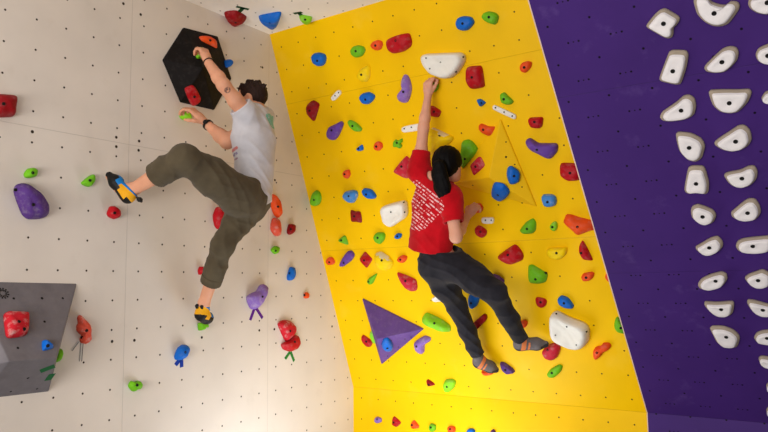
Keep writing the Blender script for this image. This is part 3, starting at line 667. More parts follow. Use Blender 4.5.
# ------------------------------------------------------------------ people: one continuous skin grown from a distance field
class Field:
    def __init__(s, lo, hi, h):
        s.lo = np.asarray(lo, float); s.h = h
        s.n = np.ceil((np.asarray(hi, float) - s.lo) / h).astype(int) + 1
        s.f = np.full(tuple(s.n), 1.0, np.float32)
    def region(s, lo, hi):
        a = np.clip(np.floor((lo - s.lo) / s.h).astype(int), 0, s.n); b = np.clip(np.ceil((hi - s.lo) / s.h).astype(int) + 1, 0, s.n)
        sl = tuple(slice(x, y) for x, y in zip(a, b))
        g = [(s.lo[i] + s.h * np.arange(a[i], b[i])).astype(np.float32) for i in range(3)]
        return sl, np.meshgrid(*g, indexing='ij', sparse=True)
    def blend(s, sl, d, k, op):
        a = s.f[sl]
        if a.size == 0: return
        if op == 'sub': d = -d
        if k <= 0: s.f[sl] = np.minimum(a, d) if op == 'add' else np.maximum(a, d)
        elif op == 'add':
            q = np.clip(.5 + .5 * (a - d) / k, 0, 1); s.f[sl] = a * (1 - q) + d * q - k * q * (1 - q)
        else:
            q = np.clip(.5 - .5 * (a - d) / k, 0, 1); s.f[sl] = a * (1 - q) + d * q + k * q * (1 - q)
    def cap(s, a, b, ra, rb, k=.02, ax=None, fl=1.0, op='add', flat=False):
        """tapered limb from a to b; `ax` is a direction in which it is `fl` times as thick; flat = cut square at both ends"""
        a, b = np.asarray(a, float), np.asarray(b, float); R = max(ra, rb) * max(1, fl) + k + 2 * s.h
        sl, (X, Y, Z) = s.region(np.minimum(a, b) - R, np.maximum(a, b) + R)
        d = b - a; L2 = float(d @ d) + 1e-12; L = math.sqrt(L2)
        px, py, pz = X - a[0], Y - a[1], Z - a[2]
        t0 = (px * d[0] + py * d[1] + pz * d[2]) / L2
        t = np.clip(t0, 0, 1)
        qx, qy, qz = px - t * d[0], py - t * d[1], pz - t * d[2]
        if flat: qx, qy, qz = px - t0 * d[0], py - t0 * d[1], pz - t0 * d[2]
        q2 = qx * qx + qy * qy + qz * qz
        if ax is not None:
            e = nrm(ax); w = qx * e[0] + qy * e[1] + qz * e[2]
            q2 = q2 + w * w * (1 / fl**2 - 1)
        dist = np.sqrt(np.maximum(q2, 0)) - (ra + (rb - ra) * t)
        if ax is not None: dist = dist * min(1, .5 + fl / 2)
        if flat: dist = np.maximum(dist, np.maximum(-t0, t0 - 1) * L)
        s.blend(sl, dist.astype(np.float32), k, op)
    def ell(s, c, axes, r, k=.02, op='add'):
        c = np.asarray(c, float); R = max(r) + k + 2 * s.h
        sl, (X, Y, Z) = s.region(c - R, c + R)
        p = (X - c[0], Y - c[1], Z - c[2]); k0 = 0; k1 = 0
        for a, q in zip(axes, r):
            w = p[0] * a[0] + p[1] * a[1] + p[2] * a[2]
            k0 = k0 + (w / q)**2; k1 = k1 + (w / q**2)**2
        k0 = np.sqrt(k0); k1 = np.sqrt(k1) + 1e-9
        s.blend(sl, (k0 * (k0 - 1) / k1).astype(np.float32), k, op)
    def tube(s, pts, rs, k=.02, **kw):
        for i in range(len(pts) - 1): s.cap(pts[i], pts[i + 1], rs[i], rs[i + 1], k, **kw)
    def cut(s, o, n, k=0):
        sl, (X, Y, Z) = s.region(s.lo, s.lo + s.h * s.n)
        d = ((X - o[0]) * n[0] + (Y - o[1]) * n[1] + (Z - o[2]) * n[2]).astype(np.float32)
        s.f = np.maximum(s.f, d)
    def folds(s, amp, dirs):
        """cloth folds: shallow ridges along given directions"""
        idx = np.nonzero(np.abs(s.f) < .03)
        P = s.lo + s.h * np.stack(idx, 1)
        v = 0
        for (d, fr, ph, wgt) in dirs:
            e = nrm(d); q = P @ e * fr
            wob = 1.3 * np.sin(P @ V3(3.1, 5.3, 4.7) * 3.1 + ph) + .8 * np.sin(P @ V3(-6.2, 2.3, 7.7) * 2 + ph * 2)
            v = v + wgt * (1 - np.abs(np.sin(q + wob + ph))) ** 1.5
        s.f[idx] -= (amp * v).astype(np.float32) - amp * .4
    def mesh(s):
        f = s.f; ins = f < 0; cells = {}
        ny, nz = f.shape[1], f.shape[2]
        P, C, Q = [], [], []
        for ax in range(3):
            sl0 = [slice(None)] * 3; sl1 = [slice(None)] * 3; sl0[ax] = slice(0, -1); sl1[ax] = slice(1, None)
            I = np.stack(np.nonzero(ins[tuple(sl0)] != ins[tuple(sl1)]), 1)
            b1, b2 = (ax + 1) % 3, (ax + 2) % 3
            ok = (I[:, b1] > 0) & (I[:, b2] > 0) & (I[:, b1] < f.shape[b1] - 1) & (I[:, b2] < f.shape[b2] - 1); I = I[ok]
            J = I.copy(); J[:, ax] += 1
            fa, fb = f[tuple(I.T)], f[tuple(J.T)]
            t = fa / (fa - fb); pos = I.astype(float); pos[:, ax] += t
            quad = []
            for o1, o2 in ((0, 0), (-1, 0), (-1, -1), (0, -1)):
                K = I.copy(); K[:, b1] += o1; K[:, b2] += o2
                lid = (K[:, 0].astype(np.int64) * ny + K[:, 1]) * nz + K[:, 2]
                quad.append(lid); P.append(pos); C.append(lid)
            q = np.stack(quad, 1); fl = ~(fa < 0)
            q[fl] = q[fl][:, ::-1]
            Q.append(q)
        C = np.concatenate(C); P = np.concatenate(P); Q = np.concatenate(Q)
        un, inv = np.unique(C, return_inverse=True)
        cnt = np.bincount(inv); V = np.stack([np.bincount(inv, P[:, i]) / cnt for i in range(3)], 1)
        F = np.searchsorted(un, Q)
        # light smoothing of the vertex grid
        for _ in range(2):
            acc = np.zeros_like(V); c = np.zeros(len(V))
            for i in range(4):
                for j in (1, 3):
                    np.add.at(acc, F[:, i], V[F[:, (i + j) % 4]]); np.add.at(c, F[:, i], 1)
            V = V * .5 + .5 * acc / c[:, None]
        return s.lo + s.h * V, F
def field_obj(name, fld, mats, origin, parent=None, fmat=None):
    V, F = fld.mesh()
    me = bpy.data.meshes.new(name); V0 = (V - origin).astype(np.float32)
    me.vertices.add(len(V0)); me.vertices.foreach_set('co', V0.ravel())
    me.loops.add(F.size); me.loops.foreach_set('vertex_index', F.ravel().astype(np.int32))
    me.polygons.add(len(F)); me.polygons.foreach_set('loop_start', (np.arange(len(F)) * 4).astype(np.int32))
    me.update(calc_edges=True)
    for mm in (mats if isinstance(mats, (list, tuple)) else [mats]): me.materials.append(mm)
    if fmat is not None: me.polygons.foreach_set('material_index', fmat(V[F].mean(1)).astype(np.int32))
    me.polygons.foreach_set('use_smooth', np.ones(len(F), bool))
    me.validate(); me.update()
    ob = bpy.data.objects.new(name, me); COL.objects.link(ob)
    if parent is not None: ob.parent = parent
    else: ob.location = origin
    return ob
def ortho(f, r):
    """right / front / up axes from an up direction f and a rough right r"""
    u = nrm(f); r = nrm(r - u * (r @ u)); return r, np.cross(u, r), u
def rot(v, ax, a):
    ax = nrm(ax); return v * math.cos(a) + np.cross(ax, v) * math.sin(a) + ax * (ax @ v) * (1 - math.cos(a))

def hand(F, wrist, knuck, palm, thumb_side, curl, sc=1.0, spread=.06, thumb_curl=.5, thumb_out=.62):
    """palm, four unequal fingers with three bones each, and a thumb from the side of the palm"""
    d = nrm(knuck - wrist); n = nrm(palm - d * (palm @ d)); sd = nrm(thumb_side - d * (thumb_side @ d) - n * (thumb_side @ n))
    L = np.linalg.norm(knuck - wrist)
    F.cap(wrist, wrist + d * L * .5, .021 * sc, .027 * sc, .012, ax=sd, fl=1.2)
    for o in (-.027, -.009, .009, .026):
        F.cap(wrist + d * L * .3 + sd * o * .55 * sc, wrist + d * L * (.97 if o != -.027 else .9) + sd * o * sc, .0135 * sc, .0115 * sc, .014)
    for i, (o, ln) in enumerate(((.027, .95), (.009, 1.05), (-.0095, 1.0), (-.027, .8))):
        p = wrist + d * L * (.97 - .05 * (i == 3)) + sd * o * sc; e = rot(d, n, spread * (i - 1.3) * (1 if np.cross(n, d) @ sd < 0 else -1))
        ax = np.cross(e, n); r = .0098 * sc if i < 3 else .0088 * sc
        for j, (bl, cc) in enumerate(zip((.044, .027, .021), curl)):
            e = rot(e, ax, cc * (1 + .08 * (i - 1.5)))
            q = p + e * bl * ln * sc; F.cap(p, q, r, r * .92, .004); p = q; r *= .92
    p = wrist + d * L * .28 + sd * .022 * sc + n * .006
    e = nrm(d * .62 + sd * thumb_out + n * .3)
    for bl, r0, r1, cc in ((.042, .0155, .0125, 0), (.032, .0118, .0105, thumb_curl), (.026, .0105, .0085, thumb_curl)):
        e = nrm(e + cc * (n * .5 + d * .5 - sd * .3)); q = p + e * bl * sc; F.cap(p, q, r0 * sc, r1 * sc, .008); p = q

def head(F, c, face, up, s=1.0):
    """skull, jaw, brow, nose, lips, ears; c is the middle of the skull"""
    f = nrm(face); u = nrm(up - f * (up @ f)); r = np.cross(f, u)
    A = (r, f, u)
    F.ell(c + u * .02 * s, A, (.073 * s, .092 * s, .088 * s), .02)
    F.ell(c + f * .022 * s - u * .045 * s, A, (.058 * s, .064 * s, .072 * s), .03)
    F.ell(c + f * .062 * s - u * .098 * s, A, (.026 * s, .022 * s, .018 * s), .025)
    F.cap(c + f * .078 * s + u * .012 * s - r * .035 * s, c + f * .078 * s + u * .012 * s + r * .035 * s, .012 * s, .012 * s, .018)
    F.cap(c + f * .09 * s - u * .005 * s, c + f * .108 * s - u * .04 * s, .008 * s, .0125 * s, .01)
    for k in (-1, 1):
        F.ell(c + f * .1 * s - u * .043 * s + r * k * .011 * s, A, (.008 * s, .009 * s, .007 * s), .006)
        F.ell(c + f * .083 * s - u * .002 * s + r * k * .031 * s, A, (.016 * s, .011 * s, .010 * s), .006, 'sub')
        F.ell(c + r * k * .074 * s - f * .008 * s - u * .012 * s, (nrm(r + f * .35 * k * -1), nrm(f + r * .35 * k), u), (.011 * s, .02 * s, .032 * s), .006)
        F.ell(c + r * k * .083 * s - f * .004 * s - u * .01 * s, A, (.007 * s, .01 * s, .016 * s), .005, 'sub')
    F.cap(c + f * .086 * s - u * .070 * s - r * .018 * s, c + f * .086 * s - u * .070 * s + r * .018 * s, .0075 * s, .0075 * s, .008)
    F.cap(c + f * .084 * s - u * .082 * s - r * .015 * s, c + f * .084 * s - u * .082 * s + r * .015 * s, .0085 * s, .0085 * s, .008)
    return r, f, u
def eyes(parent, origin, c, A, s, M_eye, M_iris):
    r, f, u = A
    for k in (-1, 1):
        p = c + f * .079 * s - u * .002 * s + r * k * .031 * s - origin
        vs, fs = [], []; n1, n2 = 8, 12; fm = []
        for i in range(n1 + 1):
            th = math.pi * i / n1
            for j in range(n2):
                ph = 2 * math.pi * j / n2
                vs.append(p + .0125 * s * (f * math.cos(th) + math.sin(th) * (r * math.cos(ph) + u * math.sin(ph))))
        for i in range(n1):
            for j in range(n2): fs.append((i * n2 + j, i * n2 + (j + 1) % n2, (i + 1) * n2 + (j + 1) % n2, (i + 1) * n2 + j)); fm.append(1 if i < 2 else 0)
        link_mesh('eye', vs, fs, [M_eye, M_iris], parent, True, fmat=fm)

def skinmat(name, c, tattoos=()):
    t = NT(name); o = t.obj()
    col = t.mix(t.ramp(t.noise(9, 4, o), .4, .7), rgb(c), rgb(tuple(x * .93 for x in c)))
    for (p, ax, rad) in tattoos:          # inked marks on the forearm
        d = t.n('ShaderNodeVectorMath', operation='DISTANCE'); t.t.links.new(o, d.inputs[0]); d.inputs[1].default_value = tuple(p)
        ink = t.math('MULTIPLY', t.math('SUBTRACT', 1.0, t.ramp(d.outputs['Value'], rad * .75, rad)), t.ramp(t.noise(70, 2, o), .40, .46))
        col = t.mix(t.math('MULTIPLY', ink, .75), col, rgb((62, 52, 58)))
    t.put(t.b.inputs['Base Color'], col); t.b.inputs['Roughness'].default_value = .55
    t.b.inputs['Subsurface Weight'].default_value = .08; t.b.inputs['Subsurface Radius'].default_value = (.02, .008, .004); t.b.inputs['Subsurface Scale'].default_value = .5
    t.b.inputs['Specular IOR Level'].default_value = .3
    t.bump(t.noise(300, 2, o), .12, .0008)
    return t.m
def clothmat(name, c, c2, rough=.9, weave=700, marks=None):
    t = NT(name); o = t.obj()
    col = t.mix(t.ramp(t.noise(11, 4, o), .35, .7), rgb(c), rgb(c2))
    if marks: col = marks(t, o, col)
    t.put(t.b.inputs['Base Color'], col); t.b.inputs['Roughness'].default_value = rough; t.b.inputs['Specular IOR Level'].default_value = .15
    t.b.inputs['Sheen Weight'].default_value = .08
    t.bump(t.noise(weave, 2, o), .25, .0012)
    return t.m
M_eye = mat('eye_white', (240, 236, 230), .2, 0); M_iris = mat('dark_iris', (50, 34, 24), .2, 0)
def hairmat(name, c):
    t = NT(name); o = t.obj()
    mp = t.n('ShaderNodeMapping'); mp.inputs['Scale'].default_value = (90, 90, 8); t.t.links.new(o, mp.inputs['Vector'])
    nz = t.noise(1.0, 3, mp.outputs[0])
    t.put(t.b.inputs['Base Color'], t.mix(nz, rgb(c), rgb(tuple(min(255, x * 1.7 + 4) for x in c))))
    t.b.inputs['Roughness'].default_value = .6; t.b.inputs['Specular IOR Level'].default_value = .1
    t.bump(nz, .7, .004)
    return t.m

def dotaxis(t, o, ax, off):
    d = t.n('ShaderNodeVectorMath', operation='DOT_PRODUCT'); t.t.links.new(o, d.inputs[0]); d.inputs[1].default_value = tuple(ax)
    return t.math('SUBTRACT', d.outputs['Value'], float(off))
def shoe(F, heel, toe, up, ankle, collar_r=.036, s=1.0, pointed=.7):
    f = nrm(toe - heel); u = nrm(up - f * (up @ f)); r = np.cross(f, u); L = np.linalg.norm(toe - heel)
    h0 = heel + f * .03 * s + u * .032 * s; ball = heel + f * L * .66 + u * .026 * s; tip = toe - f * .02 * s + u * .018 * s
    F.cap(h0, ball, .033 * s, .036 * s, .02, ax=r, fl=1.12)
    F.cap(ball, tip, .036 * s, .02 * s, .02, ax=r, fl=1.15)
    F.cap(heel + f * .045 * s + u * .055 * s, ball + u * .008, .032 * s, .022 * s, .03)
    F.cap(h0 + f * .012 + u * .01, ankle, .036 * s, collar_r, .03)
    return f, u, r, L

# ================================================================== the climber in red, on the yellow wall
yw = lambda x, y, o: at(x, y, 'Y', o)
NYW = FR['Y'][3]
w_nb, w_hd = yw(437, 179, .34), yw(448, 164, .33)
w_Ls, w_Rs = yw(419, 172, .33), yw(450, 197, .42)
w_Le, w_Lw = yw(423.5, 128, .22), yw(428, 96, .10)
w_Re, w_Rw = yw(456, 237, .53), yw(467.5, 216, .16)
w_pel = yw(441, 262, .36)
w_Lh, w_Rh = yw(435, 267, .36), yw(455, 265, .38)
w_Lk, w_La = yw(457, 306, .22), yw(477, 354, .13)
w_Rk, w_Ra = yw(494.5, 292, .38), yw(520, 338, .17)
w_Lheel, w_Ltoe = yw(472, 365, .13), yw(498, 372.5, .045)
w_Rheel, w_Rtoe = yw(514.5, 349.5, .17), yw(549, 346, .06)
w_o = w_pel.copy()
tR, tF, tU = ortho(w_nb - w_pel, w_Rs - w_Ls)
pR, pF, pU = ortho(w_nb - w_pel, w_Rh - w_Lh)
w_allp = np.array([w_nb, w_hd, w_Lw, w_La, w_Ra, w_Ltoe, w_Rtoe, w_Rk, w_Rw, w_Le])
lo, hi = w_allp.min(0) - .26, w_allp.max(0) + .26
B = Field(lo, hi, .0042)
chest = w_nb - tU * .16 + tF * .02; waist = w_pel + tU * .16 + tF * .01
B.ell(chest, (tR, tF, tU), (.132, .09, .17), .03)
B.ell(waist - tR * .02, (tR, tF, tU), (.105, .075, .13), .05)
B.ell(w_pel - pR * .015, (pR, pF, pU), (.122, .09, .12), .05)
B.tube([w_Ls, w_nb - tU * .035, w_Rs], [.05, .056, .05], .04)
B.cap(w_nb - tU * .03, w_hd - tU * .03, .05, .047, .03)
wA = head(B, w_hd + V3(0, .012, 0), V3(.12, .95, .12), V3(-.05, -.1, 1), .98)
def arm(B, s, e, w, ru=.047, re=.036, rw=.024):
    m1 = s * .55 + e * .45; m2 = e * .68 + w * .32
    B.tube([s, m1, e], [ru, ru * .9, re], .03); B.tube([e, m2, w], [re, re * .98, rw], .025)
def leg(B, h, k, a, rt=.082, rk=.052, ra=.033):
    ax = nrm(k - h); m = k * .72 + a * .28
    B.tube([h, h * .5 + k * .5, k], [rt, rt * .86, rk], .04); B.tube([k, m, a], [rk, rk * .98, ra], .03)
arm(B, w_Ls, w_Le, w_Lw, .045, .035, .024); arm(B, w_Rs, w_Re, w_Rw, .047, .037, .025)
leg(B, w_Lh, w_Lk, w_La); leg(B, w_Rh, w_Rk, w_Ra)
for a, hl, te in ((w_La, w_Lheel, w_Ltoe), (w_Ra, w_Rheel, w_Rtoe)):
    B.tube([a, hl * .6 + te * .4 + (a - hl) * .3, te * .85 + hl * .15 + (a - hl) * .12], [.032, .03, .018], .02)
hand(B, w_Lw, yw(428, 82.5, .085), -NYW + V3(0, 0, -.35), CR, (.85, 1.1, .8), .98, thumb_out=.3)
hand(B, w_Rw, yw(474.5, 207, .095), -NYW + V3(-.1, 0, -.5), -CR + V3(0, 0, .6), (.55, .9, .7), .98)
M_skin1 = skinmat('light_skin', (226, 166, 140))
woman = field_obj('person', B, M_skin1, w_o)
tag(woman, 'climber in red t-shirt and black trousers reaching up the yellow wall', 'person')
eyes(woman, w_o, w_hd + V3(0, .012, 0), (wA[0], wA[1], wA[2]), .98, M_eye, M_iris)
# red t-shirt
S = Field(lo, hi, .005)
top_c = w_nb - tU * .12; hemL, hemR = yw(404, 246.5, .40), yw(457, 254, .40)
hem_c = (hemL + hemR) / 2 - NYW * .03
S.tube([w_Ls, w_nb - tU * .05, w_Rs], [.066, .072, .066], .05)
S.ell(w_nb - tU * .17 + tF * .02 - tR * .02, (tR, tF, tU), (.175, .125, .19), .05)
S.cap(w_nb - tU * .2 + tF * .01 - tR * .05, hem_c - tU * .06 - tR * .03, .168, .170, .05, ax=tF, fl=.74)
slL, slR = w_Ls * .52 + w_Le * .48, w_Rs * .36 + w_Re * .64
S.cap(w_Ls, w_Ls * .8 + w_Le * .2, .068, .066, .045); S.cap(w_Rs, w_Rs * .75 + w_Re * .25, .075, .072, .05)
S.folds(.006, [((.6, .2, 1), 30, .3, .7), ((-.7, .1, 1), 22, 1.7, .6), ((1, .3, .3), 16, 2.2, .3)])
dl, dr = nrm(w_Le - w_Ls), nrm(w_Re - w_Rs)
def sleeve(Fd, s, e, rs, re, ri, k=.03):
    # a tube of cloth from the shoulder to its hem, open at the hem
    d = nrm(e - s); g = Field(np.minimum(s, e) - .16, np.maximum(s, e) + .16, Fd.h)
    a = np.round((g.lo - Fd.lo) / Fd.h).astype(int); a = np.clip(a, 0, Fd.n); b = np.minimum(a + g.n, Fd.n)
    g.lo = Fd.lo + a * Fd.h; g.n = b - a; g.f = np.full(tuple(g.n), 1.0, np.float32)
    g.cap(s, e + d * .04, rs, re, .001); g.folds(.005, [(d + V3(.3, .2, .1), 34, .8, 1)]); g.cut(e, d)
    g.cap(e - d * .03, e + d * .08, ri, ri + .003, 0, op='sub')
    sl = tuple(slice(x, y) for x, y in zip(a, b)); A = Fd.f[sl]
    q = np.clip(.5 + .5 * (A - g.f) / k, 0, 1); Fd.f[sl] = A * (1 - q) + g.f * q - k * q * (1 - q)
def cutcap(Fd, o, d, R):       # square sleeve / trouser ends
    sl, (X, Y, Z) = Fd.region(o - R, o + R)
    q = (X - o[0]) * d[0] + (Y - o[1]) * d[1] + (Z - o[2]) * d[2]
    rr = (X - o[0])**2 + (Y - o[1])**2 + (Z - o[2])**2
    Fd.f[sl] = np.where(rr < R * R, np.maximum(Fd.f[sl], q), Fd.f[sl])
sleeve(S, w_Ls, slL, .068, .060, .047); sleeve(S, w_Rs, slR, .074, .066, .054)
hn = nrm(np.cross(hemR - hemL, tF)); hn = hn if hn[2] < 0 else -hn
S.cut(hemL, hn)
S.cap(hem_c - hn * .01 - tR * .03, hem_c + hn * .2 - tR * .03, .140, .150, 0, ax=tF, fl=.68, op='sub')
nk = w_nb + tU * .018 - tF * .02
S.cap(nk - tU * .02, nk + tU * .12, .047, .056, .008, op='sub')
def shirt_print(t, o, col):
    # white slanted lettering on the back, too small in the photo to be read
    c = yw(415.5, 205, .48) - w_o
    ex = nrm(CR * .74 - CU * .67); ey = nrm(CR * .67 + CU * .74)
    uu, vv = dotaxis(t, o, ex, c @ ex), dotaxis(t, o, ey, c @ ey)
    depth = dotaxis(t, o, tF, (w_nb - w_o) @ tF)
    ln = t.math('MULTIPLY', vv, 1 / .0195)
    row = t.math('FLOOR', ln); fr = t.math('ABSOLUTE', t.math('SUBTRACT', t.math('FRACT', ln), .5))
    cb = t.n('ShaderNodeCombineXYZ'); t.put(cb.inputs[0], t.math('MULTIPLY', uu, 85)); t.put(cb.inputs[1], t.math('MULTIPLY', row, 7.3)); t.put(cb.inputs[2], t.math('MULTIPLY', fr, 2.2))
    stroke = t.ramp(t.noise(1, 2, cb.outputs[0]), .44, .50)
    cb2 = t.n('ShaderNodeCombineXYZ'); t.put(cb2.inputs[0], t.math('MULTIPLY', uu, 14)); t.put(cb2.inputs[1], t.math('MULTIPLY', row, 3.7))
    words = t.ramp(t.noise(1, 1, cb2.outputs[0]), .40, .43)
    m = t.math('MULTIPLY', t.math('MULTIPLY', stroke, words), t.math('LESS_THAN', fr, .22))
    ell = t.math('ADD', t.math('POWER', t.math('DIVIDE', uu, .155), 4), t.math('POWER', t.math('DIVIDE', vv, .135), 4))
    m = t.math('MULTIPLY', m, t.math('LESS_THAN', ell, 1.0))
    m = t.math('MULTIPLY', m, t.math('LESS_THAN', depth, -.02))
    return t.mix(t.math('MULTIPLY', m, .86), col, rgb((240, 208, 212)))
M_red = clothmat('red_cotton', (196, 8, 26), (176, 5, 20), marks=shirt_print)
field_obj('t_shirt', S, M_red, w_o, woman)
# black trousers
T = Field(lo, hi, .005)
waist_t = w_pel + pU * .10
T.ell(w_pel - pU * .01, (pR, pF, pU), (.160, .128, .135), .04)
T.cap(waist_t - pU * .08, waist_t + pU * .06, .150, .142, .03, ax=pF, fl=.74)
T.tube([w_Lh, w_Lh * .5 + w_Lk * .5, w_Lk], [.104, .092, .07], .05); T.tube([w_Lk, w_Lk * .45 + w_La * .55, w_La + (w_La - w_Lk) * .06], [.068, .058, .053], .04)
T.tube([w_Rh, w_Rh * .5 + w_Rk * .5, w_Rk], [.106, .096, .076], .05); T.tube([w_Rk, w_Rk * .45 + w_Ra * .55, w_Ra + (w_Ra - w_Rk) * .06], [.074, .061, .053], .04)
T.folds(.008, [((.4, .3, 1), 40, .6, .8), ((-.8, .3, 1), 30, 2.4, .6), ((1, .2, -.5), 20, 1.1, .4)])
T.cut(waist_t, pU)
T.cap(waist_t - pU * .03, waist_t + pU * .1, .13, .132, 0, ax=pF, fl=.74, op='sub')
for k, a in ((w_Lk, w_La), (w_Rk, w_Ra)):
    d = nrm(a - k); cutcap(T, a + d * .004, d, .1); T.cap(a - d * .03, a + d * .05, .045, .047, 0, op='sub')
M_denim = clothmat('black_denim', (40, 39, 46), (28, 27, 33))
trou = field_obj('trousers', T, M_denim, w_o, woman)
# hair: cap over the skull and a long ponytail
H = Field(w_hd - .32, w_hd + .24, .0045)
hr, hf, hu = wA; hc = w_hd + V3(0, .012, 0)
H.ell(hc + hu * .022 - hf * .016, (hr, hf, hu), (.095, .106, .102), .02)
H.ell(hc - hf * .055 - hu * .02, (hr, hf, hu), (.072, .05, .07), .03)
fc = hc + hf * .128 - hu * .055
H.ell(fc, (hr, hf, hu), (.085, .085, .105), .015, 'sub')
H.cap(hc - hr * .12 - hu * .085 + hf * .06, hc + hr * .12 - hu * .085 + hf * .06, .058, .058, .02, op='sub')
pt = [yw(439, 167, .46), yw(439.5, 176, .475), yw(442.5, 187, .475), yw(445, 196, .465), yw(446, 202.5, .45)]
H.tube(pt, [.046, .05, .053, .042, .016], .025, ax=NYW, fl=.75)
H.folds(.004, [((1, .2, .15), 120, .4, .8), ((.9, -.4, .1), 75, 1.2, .5)])
M_hair1 = hairmat('black_hair', (5, 4, 5))
hair = field_obj('hair', H, M_hair1, w_o, woman)
# grey approach-style climbing shoes with orange straps
M_gs = mat('grey_suede', (104, 98, 100), .8, .5, 400, .1); M_or = mat('orange_strap', (226, 130, 78), .7, .2); M_sole = mat('dark_rubber', (52, 50, 54), .7, .2)
M_lace = mat('tan_lace', (206, 150, 110), .7, .2)
def grey_shoe(heel, toe, up, ankle):
    Fs = Field(np.minimum(np.minimum(heel, toe), ankle) - .08, np.maximum(np.maximum(heel, toe), ankle) + .08, .0036)
    f, u, r, L = shoe(Fs, heel, toe, up, ankle, .040, 1.1)
    an = nrm(ankle - heel - f * .04); cutcap(Fs, ankle + an * .002, an, .07)
    def fm(P):
        q = P - heel; a = q @ f; b = q @ u
        m = np.zeros(len(P), int)
        m[b < .018] = 2; m[(a > .74 * L) & (b < .036)] = 2; m[(a < .05) & (b < .034)] = 2
        z = (a - .25 * b) / L
        m[(b > .018) & (z > .14) & (z < .28)] = 1
        m[(b > .018) & (z > .34) & (z < .40) & (b < .07)] = 1
        return m
    so = field_obj('climbing_shoe', Fs, [M_gs, M_or, M_sole], w_o, woman, fm)
    for i in range(4):      # laces across the instep
        t = .5 + i * .08; c = heel + f * L * t + u * (.066 - .012 * i) - w_o
        vs = []; fs = []; kk = 8
        for j in range(kk):
            th = math.pi * j / (kk - 1); c2 = c + r * .026 * math.cos(th) + u * (.014 * math.sin(th) - .012)
            for (da, db) in ((-.003, 0), (.003, 0), (.003, .004), (-.003, .004)): vs.append(c2 + f * (da + .004 * math.cos(th) * (-1)**i) + u * db)
        for j in range(kk - 1):
            for e in range(4): fs.append((j * 4 + e, j * 4 + (e + 1) % 4, j * 4 + 4 + (e + 1) % 4, j * 4 + 4 + e))
        link_mesh('lace', vs, fs, M_lace, so)
    return so
grey_shoe(w_Lheel, w_Ltoe, w_La - w_Lheel, w_La); grey_shoe(w_Rheel, w_Rtoe, w_Ra - w_Rheel, w_Ra)

# ================================================================== the climber in grey, on the white wall
ww = lambda x, y, o: at(x, y, 'W', o)
m_nb, m_hd = ww(257, 110, .50), ww(252, 99.5, .47)
m_Ls, m_Rs = ww(246, 114, .53), ww(262.5, 118, .45)
m_Le, m_Lw = ww(223.5, 85, .50), ww(208, 62, .335)
m_Re, m_Rw = ww(227, 141.5, .36), ww(207, 124, .17)
m_pel = ww(247, 199, .48)
m_Lh, m_Rh = ww(239, 196, .54), ww(251, 200, .44)
m_Lk, m_La = ww(185, 158, .55), ww(134, 189, .16)
m_Rk, m_Ra = ww(223, 245, .42), ww(204, 303, .18)
m_Lheel, m_Ltoe = ww(125.5, 205, .13), ww(104.5, 174, .035)
m_Rheel = ww(198.5, 320, .17); m_Rtoe = m_Rheel + V3(-.085, .165, -.03)
m_o = m_pel.copy()
tR, tF, tU = ortho(m_nb - m_pel, m_Rs - m_Ls)
pR, pF, pU = ortho(m_nb - m_pel, m_Rh - m_Lh + V3(0, .06, 0))
allp = np.array([m_nb, m_hd, m_Lw, m_La, m_Ra, m_Ltoe, m_Rtoe, m_Lk, m_Rw, m_Rs, m_Ls])
lo, hi = allp.min(0) - .25, allp.max(0) + .25
B = Field(lo, hi, .0044)
B.ell(m_nb - tU * .17 + tF * .02, (tR, tF, tU), (.14, .095, .19), .03)
B.ell(m_pel + tU * .17 - tF * .02 + tR * .02, (tR, tF, tU), (.11, .08, .15), .05)
B.ell(m_pel, (pR, pF, pU), (.125, .10, .11), .05)
B.tube([m_Ls, m_nb - tU * .03, m_Rs], [.058, .064, .058], .04)
B.cap(m_nb - tU * .03, m_hd - V3(0, 0, .035), .058, .055, .03)
mA = head(B, m_hd, V3(-.9, -.38, -.05), V3(0, 0, 1), 1.02)
arm(B, m_Ls, m_Le, m_Lw, .052, .041, .028); arm(B, m_Rs, m_Re, m_Rw, .052, .046, .028)
leg(B, m_Lh, m_Lk, m_La, .09, .055, .038); leg(B, m_Rh, m_Rk, m_Ra, .085, .047, .036)
for a, hl, te in ((m_La, m_Lheel, m_Ltoe), (m_Ra, m_Rheel, m_Rtoe)):
    B.tube([a, hl * .6 + te * .4 + (a - hl) * .3, te * .85 + hl * .15 + (a - hl) * .12], [.036, .032, .018], .02)
hand(B, m_Lw, ww(203.5, 49.5, .295), V3(-.85, 0, -.45), V3(-.2, .9, .2), (.75, .9, .7), 1.08)
hand(B, m_Rw, ww(191, 109, .11), V3(-.75, 0, -.6), V3(.2, -.5, .9), (.7, .9, .6), 1.06)
tl = []
for (p, q, t_) in ((m_Le, m_Ls, .16), (m_Re, m_Rw, .32)):
    c = p * (1 - t_) + q * t_; c = c + nrm(CAM - c) * .035; tl.append((c - m_o, None, .024))
M_skin2 = skinmat('tanned_skin', (222, 160, 128), tl)
man = field_obj('person', B, M_skin2, m_o)
tag(man, 'climber in pale grey t-shirt and rolled olive trousers, one knee raised, on white wall', 'person')
eyes(man, m_o, m_hd, mA, 1.02, M_eye, M_iris)
